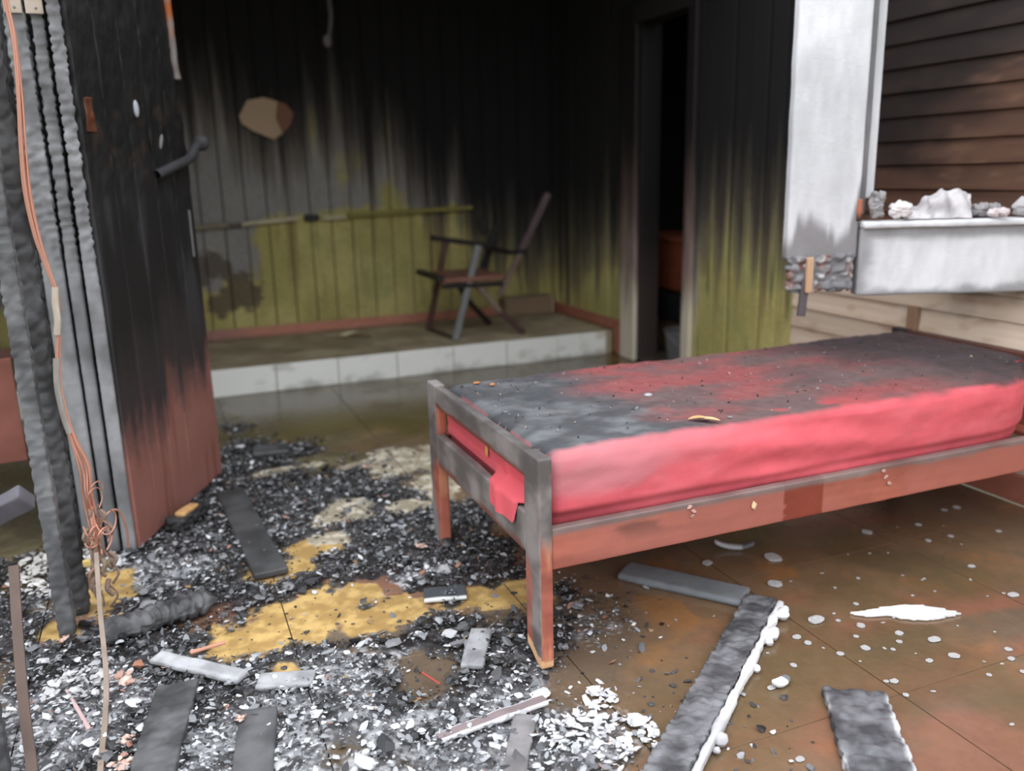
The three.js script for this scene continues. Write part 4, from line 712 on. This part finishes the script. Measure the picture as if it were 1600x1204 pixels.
{ // the larger lumps, each one its own object
  const r = rng(203);
  const geos = []; for (let i = 0; i < 8; i++) geos.push(shard(r, 1, 0.5 + 0.3 * r(), 0.55 + 0.3 * r(), 10));
  const shades = { black: [[0.016, 0.016, 0.018], [0.032, 0.032, 0.035]], grey: [[0.12, 0.12, 0.125], [0.22, 0.22, 0.23]], white: [[0.5, 0.5, 0.51], [0.68, 0.68, 0.69]] }, mats = {};
  for (const k in shades) mats[k] = shades[k].map((c) => new THREE.MeshStandardMaterial({ color: new THREE.Color(...c), roughness: k === 'white' ? 0.8 : 0.5, bumpMap: grit, bumpScale: 0.001 }));
  const marks = [['beside the thick charcoal log', -0.1, -2.2], ['round the foot of the near bed leg', 0.7, -1.65], ['at the foot of the door leaf', 0.05, -3.1], ['just below the mustard floor patch', 0.35, -1.9], ['next to the flat dark plank on the floor', 0.28, -2.75],
    ['near the curved dark shard by the platform', 0.35, -3.75], ['between the cream floor patches', 0.62, -3.1], ['beside the far bed leg at the foot end', 0.75, -2.55], ['between the bed legs at the foot end', 0.85, -2.15], ['beside the grey-brown flat sticks', 0.45, -1.42], ['between the two dark planks at the bottom edge', 0.0, -1.6], ['in the black litter above the mustard floor patch', 0.5, -2.35], ['in front of the charred posts at the left edge', -0.3, -1.95]];
  const where = (x, z) => { let b = null, m = 99; for (const q of marks) { const d = (q[1] - x) ** 2 + (q[2] - z) ** 2; if (d < m) { m = d; b = q[0]; } } return b; };
  let n = 0, tries = 0;
  while (n < 280 && tries++ < 9000) {
    const z = lerp(-4.2, -0.98, Math.pow(r(), 0.75)), x = lerp(-0.45, 1.2, r()), l = litter(x, z); if (l < 0.25) continue;
    if (z > -1.1) continue;
    const k = tone(r, x, z), kind = k[1] > 0.45 ? 'white' : k[1] > 0.09 ? 'grey' : 'black', s = (0.014 + 0.02 * r() * r()) * 1.05, at = where(x, z);
    const name = kind === 'white' ? 'ash_chip' : 'charcoal_lump';
    const o = single(name, geos[Math.floor(r() * 8)], mats[kind][Math.floor(r() * 2)], (kind === 'white' ? 'whitish ash chip ' : kind + ' charcoal lump ') + at, kind === 'white' ? 'ash chip' : 'charcoal', [x, groundY(x, z) + s * 0.3, z], 0, (kind === 'white' ? 'whitish chips ' : kind + ' charcoal lumps ') + at);
    o.rotation.set((r() - 0.5) * 0.5, r() * 6.3, (r() - 0.5) * 0.5); o.scale.set(s, s * 0.8, s); n++;
  }
}
// boards and battens lying about
function plankOn(name, label, cat, a, b, w, h, opt, fn, mat = M.char, y = 0) {
  const dx = b[0] - a[0], dz = b[1] - a[1], L = Math.hypot(dx, dz), g = gridBox(L, h, w, opt(L));
  return single(name, paint(g, fn), mat, label, cat, [(a[0] + b[0]) / 2, y + h / 2, (a[1] + b[1]) / 2], Math.atan2(-dz, dx));
}
const fine = (bev, disp, d = 0.007) => (L) => ({ n: [Math.round(L / d), 6, 14], bev, disp });
{
  // long charred batten with a white ash edge, and the grey beam that meets it
  const a = [1.402, -1.705], b = [0.62, -1.08], dx = b[0] - a[0], dz = b[1] - a[1], L = Math.hypot(dx, dz);
  const t = thing('charred_batten', 'long charred batten with a white ash edge lying on the wet floor before the bed', 'batten', [(a[0] + b[0]) / 2, 0, (a[1] + b[1]) / 2], Math.atan2(-dz, dx));
  part('batten', paint(gridBox(L, 0.028, 0.085, { n: [Math.round(L / 0.006), 6, 15], bev: 0.005, disp: alligator([0.022, 0.05, 0.05], 0.006, 0.003, 2) }), charTone(0.05, 0.2, 30, [1, 1, 1.06], 4)), M.char, t, [0, 0.015, 0]);
  const r = rng(61);
  part('ash_edge', paint(gridBox(L * 0.985, 0.024, 0.018, { n: [200, 4, 5], bev: 0.006, disp: wobble(0.006, 26, 3) }), whiteAsh('#b9b8bb', '#e2e1e3')), M.ash, t, [0, 0.016, -0.052 * -1 * (Math.cos(0) > 0 ? -1 : 1)]);
  for (const [u, s] of [[0.03, 1], [0.06, 1.3], [0.17, 1.3], [0.2, 0.9], [0.33, 0.7], [0.63, 1.1], [0.66, 0.7], [0.83, 0.9], [0.95, 1]]) part('ash_knob', paint(gridBox(0.03 * s, 0.024 * s, 0.026 * s, { n: [8, 8, 8], bev: 0.011 * s, disp: wobble(0.006, 50, u * 9) }), whiteAsh('#a9a8ab', '#dcdbdd', u)), M.ash, t, [(u - 0.5) * L, 0.013 * s, -0.066]);
  plankOn('grey_beam', 'smooth ash-grey beam lying from under the bed to the charred batten', 'beam', [1.155, -2.02], [1.375, -1.735], 0.1, 0.022, fine(0.009, wobble(0.004, 14)), (x, y, z) => mix(hex('#63676a'), hex('#8b8f92'), f3(x * 20, y * 40, z * 20, 4)), M.ash);
  plankOn('charred_board', 'short charred board lying on the wet brown floor at the lower right', 'board', [1.315, -1.275], [1.09, -0.93], 0.135, 0.026, (L) => ({ n: [Math.round(L / 0.006), 5, 22], bev: 0.005, disp: alligator([0.04, 0.05, 0.07], 0.005, 0.004, 5) }), (x, y, z) => { const k = f3(x * 30, y * 30, z * 30 + 4, 4), w = ss(0.055, 0.066, Math.abs(z) + (k - 0.5) * 0.03) * ss(0.4, 0.6, f3(x * 14, 3, z * 14 + 8)); return mix(mix([0.045, 0.045, 0.05], [0.17, 0.17, 0.18], ss(0.3, 0.7, k)), [0.6, 0.6, 0.61], 0.85 * w); });
  plankOn('charred_log', 'thick cracked charcoal log lying beside the mustard yellow floor patch', 'log', [-0.25, -2.22], [0.03, -2.315], 0.085, 0.06, (L) => ({ n: [Math.round(L / 0.005), 12, 16], bev: 0.024, disp: alligator([0.028, 0.08, 0.08], 0.01, 0.004, 7) }), charTone(0.03, 0.16, 26), M.char, 0.004);
  plankOn('burnt_plank', 'flat dark grey plank lying lengthwise in the litter in front of the door leaf', 'plank', [0.145, -3.2], [0.2, -2.43], 0.1, 0.02, fine(0.004, wobble(0.003, 12), 0.02), charTone(0.035, 0.08, 14), M.char, 0.006);
  plankOn('burnt_plank', 'dark burnt plank at the bottom edge, left of the pale litter', 'plank', [-0.07, -1.93], [-0.19, -1.3], 0.092, 0.024, (L) => ({ n: [Math.round(L / 0.007), 5, 14], bev: 0.005, disp: alligator([0.05, 0.05, 0.04], 0.003, 0.003, 8) }), charTone(0.045, 0.13, 22), M.char, 0.006);
  plankOn('burnt_plank', 'short burnt plank at the bottom edge, right of the longer dark plank', 'plank', [0.09, -1.75], [0.02, -1.35], 0.08, 0.02, fine(0.005, wobble(0.003, 12), 0.012), charTone(0.06, 0.14, 22), M.char, 0.006);
  plankOn('grey_shard', 'long pale grey shard lying across the litter above the bottom planks', 'shard', [-0.12, -2.08], [0.07, -1.9], 0.045, 0.016, fine(0.005, wobble(0.005, 22, 1), 0.012), charTone(0.3, 0.55, 30), M.ash, 0.01);
  plankOn('grey_shard', 'flat grey shard below the small mustard spot', 'shard', [0.1, -1.87], [0.225, -1.83], 0.06, 0.012, fine(0.004, wobble(0.004, 22, 2), 0.012), charTone(0.25, 0.48, 30), M.ash, 0.01);
  plankOn('dark_plate', 'dark slate plate with a white edge between two mustard floor patches', 'plate', [0.575, -2.12], [0.69, -2.09], 0.075, 0.01, fine(0.003, wobble(0.003, 18, 3), 0.012), (x, y, z) => z > 0.028 ? hex('#dfe0e0') : hex('#4a4e52'), M.char, 0.006);
  plankOn('grey_plate', 'upright grey plate left of the near bed leg', 'plate', [0.655, -1.87], [0.575, -1.72], 0.055, 0.014, fine(0.004, wobble(0.005, 22, 4), 0.012), charTone(0.22, 0.5, 30), M.ash, 0.008);
  plankOn('flat_stick', 'flat grey-brown stick with white ash rims in front of the near bed leg', 'stick', [0.42, -1.5], [0.68, -1.53], 0.032, 0.012, fine(0.004, wobble(0.004, 22, 5), 0.012), (x, y, z) => Math.abs(z) > 0.011 ? hex('#dedee0') : mix(hex('#77696a'), hex('#928485'), f3(x * 20, y, z * 40)), M.ash, 0.01);
  plankOn('flat_stick', 'grey-brown flat stick at the bottom edge pointing towards the bed leg', 'stick', [0.615, -1.49], [0.5, -1.3], 0.05, 0.014, fine(0.004, wobble(0.004, 22, 6), 0.012), charTone(0.14, 0.26, 26, [1.05, 1, 1]), M.ash, 0.01);
  plankOn('splinter', 'pale wood splinter standing out of the pink rubble at the bottom left', 'splinter', [-0.155, -1.66], [-0.125, -1.84], 0.012, 0.008, fine(0.002, wobble(0.002, 30), 0.012), () => hex('#cfae90'), M.wood, 0.018);
  plankOn('splinter', 'pink-brown sliver lying between the charcoal log and the pale shard', 'splinter', [-0.04, -2.06], [0.045, -2.075], 0.012, 0.007, fine(0.002, wobble(0.002, 30, 2), 0.012), () => hex('#c58f78'), M.wood, 0.018);
  plankOn('splinter', 'thin pinkish stick in the white ash at the lower left', 'splinter', [-0.31, -2.01], [-0.253, -1.83], 0.008, 0.006, fine(0.002, wobble(0.002, 30, 3), 0.012), () => hex('#c9aaa8'), M.wood, 0.018);
  plankOn('splinter', 'thin red splinter in the pale litter left of the near bed leg', 'splinter', [0.458, -1.74], [0.482, -1.678], 0.006, 0.005, fine(0.0015, wobble(0.001, 30, 4), 0.012), () => hex('#a04a40'), M.wood, 0.018);
  // charred tan block by the foot of the door leaf
  const bl = thing('charred_block', 'half-charred block showing tan wood at the foot of the door leaf', 'wood', [-0.01, 0.012, -2.97], 1.02);
  part('block', paint(gridBox(0.2, 0.05, 0.07, { n: [30, 8, 12], bev: 0.012, disp: alligator([0.04, 0.04, 0.04], 0.008, 0.006, 3) }), charTone(0.014, 0.04)), M.char, bl, [0, 0.025, 0]);
  part('bare_wood', paint(gridBox(0.1, 0.016, 0.036, { n: [14, 3, 6], bev: 0.005, disp: wobble(0.005, 26) }), (x, y, z) => mix(hex('#b78753'), hex('#d9ae78'), f3(x * 30, y, z * 40))), M.wood, bl, [-0.015, 0.052, 0.008], 'tan bare wood');
  plankOn('curved_shard', 'dark grey curved shard in the litter near the platform', 'shard', [0.27, -3.62], [0.42, -3.6], 0.11, 0.03, fine(0.012, (p) => { p.y += 0.5 * p.z * p.z * 6; }, 0.012), charTone(0.05, 0.11), M.char, 0.006);
  // heaps of white ash in the foreground
  const heap = (p, w, h, d, seed, label, c0 = '#b4b4b8', c1 = '#ededee') => {   // small broken plates of ash lying over one another
    const r = rng(900 + seed), gs = [], m = new THREE.Matrix4(), q = new THREE.Quaternion(), n = Math.round(w * d * 7000) + 20;
    for (let i = 0; i < n; i++) { const a = r() * 6.283, e = Math.sqrt(r()), s = lerp(0.008, 0.03, r() * r()) * (1 - 0.3 * e), g = shard(r, 1, 0.35, 0.65, 8); q.setFromEuler(new THREE.Euler((r() - 0.5) * 0.8, r() * 6.3, (r() - 0.5) * 0.8)); m.compose(V(Math.cos(a) * e * w * 0.72, (1 - e) * h * 0.7 * r() + s * 0.1, Math.sin(a) * e * d * 0.72), q, V(s, s, s)); g.applyMatrix4(m); const c = mix(hex(c0), hex(c1), r()); gs.push(paint(g, () => c)); }
    return single('ash_heap', mergeGeometries(gs), M.ash, label, 'ash heap', p);
  };
  heap([0.70, 0.012, -1.415], 0.13, 0.032, 0.075, 1, 'largest white ash heap, right of the flat sticks before the bed leg');
  heap([0.42, 0.012, -1.34], 0.07, 0.024, 0.05, 2, 'white ash heap at the bottom edge left of the flat grey-brown stick');
  heap([0.735, 0.008, -1.325], 0.08, 0.03, 0.05, 3, 'white ash heap nearest the bottom edge beside the bare floor');
  heap([0.825, 0.004, -1.37], 0.05, 0.03, 0.09, 4, 'narrow white ash heap against the long charred batten');
  heap([0.80, 0.004, -1.5], 0.05, 0.034, 0.06, 5, 'small white ash heap on the bare floor right of the near bed leg');
  heap([-0.40, 0.03, -2.72], 0.16, 0.05, 0.26, 6, 'white ash heap between the two charred posts at the left edge', '#b9b6b2', '#e4e1dc');
  heap([-0.28, 0.02, -2.02], 0.12, 0.036, 0.1, 7, 'greyish ash heap in front of the charred post foot', '#a7a5a6', '#d4d2d2');
  heap([-0.255, 0.012, -2.72], 0.08, 0.04, 0.06, 8, 'pale ash heap at the foot of the three jamb posts', '#aeb0b5', '#d9dbdf');
  const rub = (p, s, seed, label) => { const r = rng(950 + seed), gs = []; for (let i = 0; i < 14; i++) { const k = 0.14 + 0.26 * r(), g = shard(r, s * k, s * k * 0.7, s * k * 0.8, 9); g.rotateY(r() * 6); g.translate((r() - 0.5) * s * 1.1, (r() - 0.3) * s * 0.2, (r() - 0.5) * s * 1.1); const c = mix(hex('#a8786a'), hex('#dcc2b4'), r()); gs.push(paint(g, () => c)); } return single('brick_rubble', mergeGeometries(gs), M.ash, label, 'rubble', p, seed); };
  rub([-0.18, 0.014, -1.765], 0.03, 1, 'pink brick crumb at the bottom left, upper one by the pale strip');
  rub([-0.185, 0.014, -1.69], 0.034, 2, 'pink brick crumb at the bottom left, middle one of three');
  rub([-0.188, 0.014, -1.61], 0.034, 3, 'pink brick crumb at the bottom left edge, lowest one of three');
  rub([-0.185, 0.025, -2.0], 0.045, 4, 'pink brick crumb just below the charred log');
  rub([-0.335, 0.02, -2.27], 0.022, 5, 'small orange brick crumb at the foot of the charred post');
  rub([0.05, 0.034, -1.715], 0.018, 6, 'tiny orange crumb on the short burnt plank');
  rub([0.67, 0.02, -3.25], 0.03, 7, 'small red crumb near the cream floor patches');
  rub([0.66, 0.02, -2.42], 0.028, 8, 'small red crumb in the black litter beside the bed');
}
{ // white scraps of ash and foam on the wet floor
  const list = [[1.612, -1.918, 0.025, 0.03], [1.506, -1.78, 0.022, 0.02], [1.471, -1.573, 0.027, 0.018], [1.556, -1.505, 0.014, 0.011], [1.488, -1.419, 0.012, 0.012], [1.415, -1.424, 0.010, 0.009], [1.615, -1.436, 0.011, 0.012], [1.585, -1.407, 0.009, 0.008], [1.669, -1.378, 0.019, 0.012], [1.652, -1.306, 0.015, 0.012], [1.582, -1.314, 0.011, 0.008], [1.443, -1.285, 0.012, 0.009], [1.068, -1.159, 0.011, 0.008], [1.427, -1.292, 0.007, 0.006], [2.003, -1.942, 0.019, 0.016], [2.094, -1.63, 0.010, 0.012], [2.046, -1.458, 0.018, 0.012], [1.793, -1.273, 0.010, 0.009], [1.762, -1.241, 0.011, 0.008], [1.28, -1.431, 0.010, 0.008], [1.378, -1.495, 0.011, 0.009], [1.372, -1.528, 0.013, 0.01], [1.629, -1.597, 0.008, 0.008], [1.414, -1.973, 0.016, 0.018], [1.426, -1.235, 0.008, 0.007], [1.739, -1.193, 0.008, 0.007], [1.507, -1.47, 0.008, 0.007], [1.523, -1.549, 0.007, 0.007], [1.544, -1.387, 0.007, 0.006], [2.196, -1.918, 0.01, 0.011], [2.428, -1.971, 0.013, 0.013], [2.371, -1.973, 0.012, 0.01], [2.381, -1.773, 0.009, 0.01], [2.214, -1.809, 0.009, 0.01], [2.124, -1.814, 0.01, 0.01], [1.658, -1.215, 0.007, 0.007], [1.174, -1.379, 0.012, 0.008]];
  const r = rng(301); for (let i = 0; i < 46; i++) list.push([lerp(1.2, 2.3, r()), lerp(-1.95, -1.05, r()), 0.003 + 0.005 * r() * r(), 0.003 + 0.004 * r()]);
  const gs = [0, 1, 2, 3].map((k) => { const g = gridBox(2, 0.5, 2, { n: [10, 3, 10], bev: 0.24, disp: (p, n) => { const q = Math.hypot(p.x, p.z), lim = 0.72 + 0.4 * f2(Math.atan2(p.z, p.x) * 1.6 + k * 7, k, 3); if (q > lim) { p.x *= lim / q; p.z *= lim / q; } p.y += (f3(p.x * 2 + k, p.y, p.z * 2, 3) - 0.5) * 0.3; p.y = Math.max(-0.22, p.y); } }); return paint(g, whiteAsh('#c8c6c4', '#ecebea', k)); });
  const marks = [['near the large foam patch', 1.7, -1.5], ['between the foam patch and the long batten', 1.42, -1.5], ['under the bed side rail', 1.75, -1.9], ['near the short charred board', 1.35, -1.22], ['at the right edge below the bed', 2.15, -1.75], ['at the right edge beyond the foam patch', 1.95, -1.35], ['right beside the long charred batten', 1.15, -1.3], ['by the end of the grey beam', 1.5, -1.75]];
  list.forEach(([x, z, w, d], i) => {
    const tiny = i >= 37; let at = '', m = 99; for (const q of marks) { const e = (q[1] - x) ** 2 + (q[2] - z) ** 2; if (e < m) { m = e; at = q[0]; } }
    const o = single('ash_scrap', gs[i % 4], M.ash, (tiny ? 'tiny white ash speck on the wet floor ' : 'white ash scrap on the wet floor ') + at, 'ash scrap', [x, 0.0012 + w * 0.1, z], (i * 2.4) % 6.28 * (w / d > 1.3 ? 0.05 : 1), (tiny ? 'tiny white specks ' : 'white ash scraps ') + at); o.scale.set(w, Math.min(w, d) * 0.5, d);
  });
  // the large foam patch, a flat irregular island with two holes, and two other big pieces
  const sh = new THREE.Shape(), out = [[-0.125, 0.004], [-0.07, -0.012], [-0.03, -0.03], [0.03, -0.038], [0.08, -0.03], [0.12, -0.012], [0.135, 0.004], [0.1, 0.014], [0.07, 0.03], [0.03, 0.034], [-0.01, 0.028], [-0.04, 0.012], [-0.09, 0.018], [-0.12, 0.014]].map((p) => new THREE.Vector2(...p));
  sh.setFromPoints(new THREE.SplineCurve([...out, out[0]]).getPoints(110).map((p, i) => p.multiplyScalar(1 + 0.16 * (f2(i * 0.5, 3, 9, 3) - 0.5) * 2)));
  for (const [cx, cy, a, b] of [[-0.005, -0.008, 0.024, 0.009], [0.04, 0.012, 0.026, 0.009], [0.085, -0.008, 0.014, 0.007]]) { const h = new THREE.Path(); h.absellipse(cx, cy, a, b, 0, 6.283, true); sh.holes.push(h); }
  const fg = new THREE.ExtrudeGeometry(sh, { depth: 0.003, bevelEnabled: true, bevelSize: 0.002, bevelThickness: 0.002, bevelSegments: 2, curveSegments: 16 }); fg.rotateX(Math.PI / 2);
  single('foam_patch', paint(fg, whiteAsh('#cfcecb', '#eeedeb')), M.ash, 'large flat patch of white foam floating on the wet floor below the side rail', 'foam', [1.70, 0.0065, -1.505], -0.458);
  const curl = (n, p, turn, w, d, c0, c1, label) => single(n, paint(gridBox(w, 0.014, d, { n: [16, 4, 10], bev: 0.006, disp: (q, m) => { q.z *= 1 - 0.5 * (q.x / w * 2) ** 4; q.y += 0.5 * q.x * q.x / w + (f3(q.x * 60, q.y * 60, q.z * 60, 3) - 0.5) * 0.006; } }), (x, y, z) => x > w * 0.22 ? hex('#6f6f72') : mix(hex(c0), hex(c1), f3(x * 60, y * 60, z * 60))), M.ash, label, 'ash flake', p, turn);
  curl('curled_flake', [1.2, 0.009, -1.379], 0.2, 0.05, 0.026, '#d2d2d4', '#efeff0', 'curled white ash flake with a grey tip right of the long batten');
  curl('curled_flake', [1.545, 0.009, -2.02], -0.55, 0.12, 0.024, '#a9aaac', '#c6c7c9', 'long grey-white ash streak lying under the bed side rail');
}
renderer.render(scene, camera);
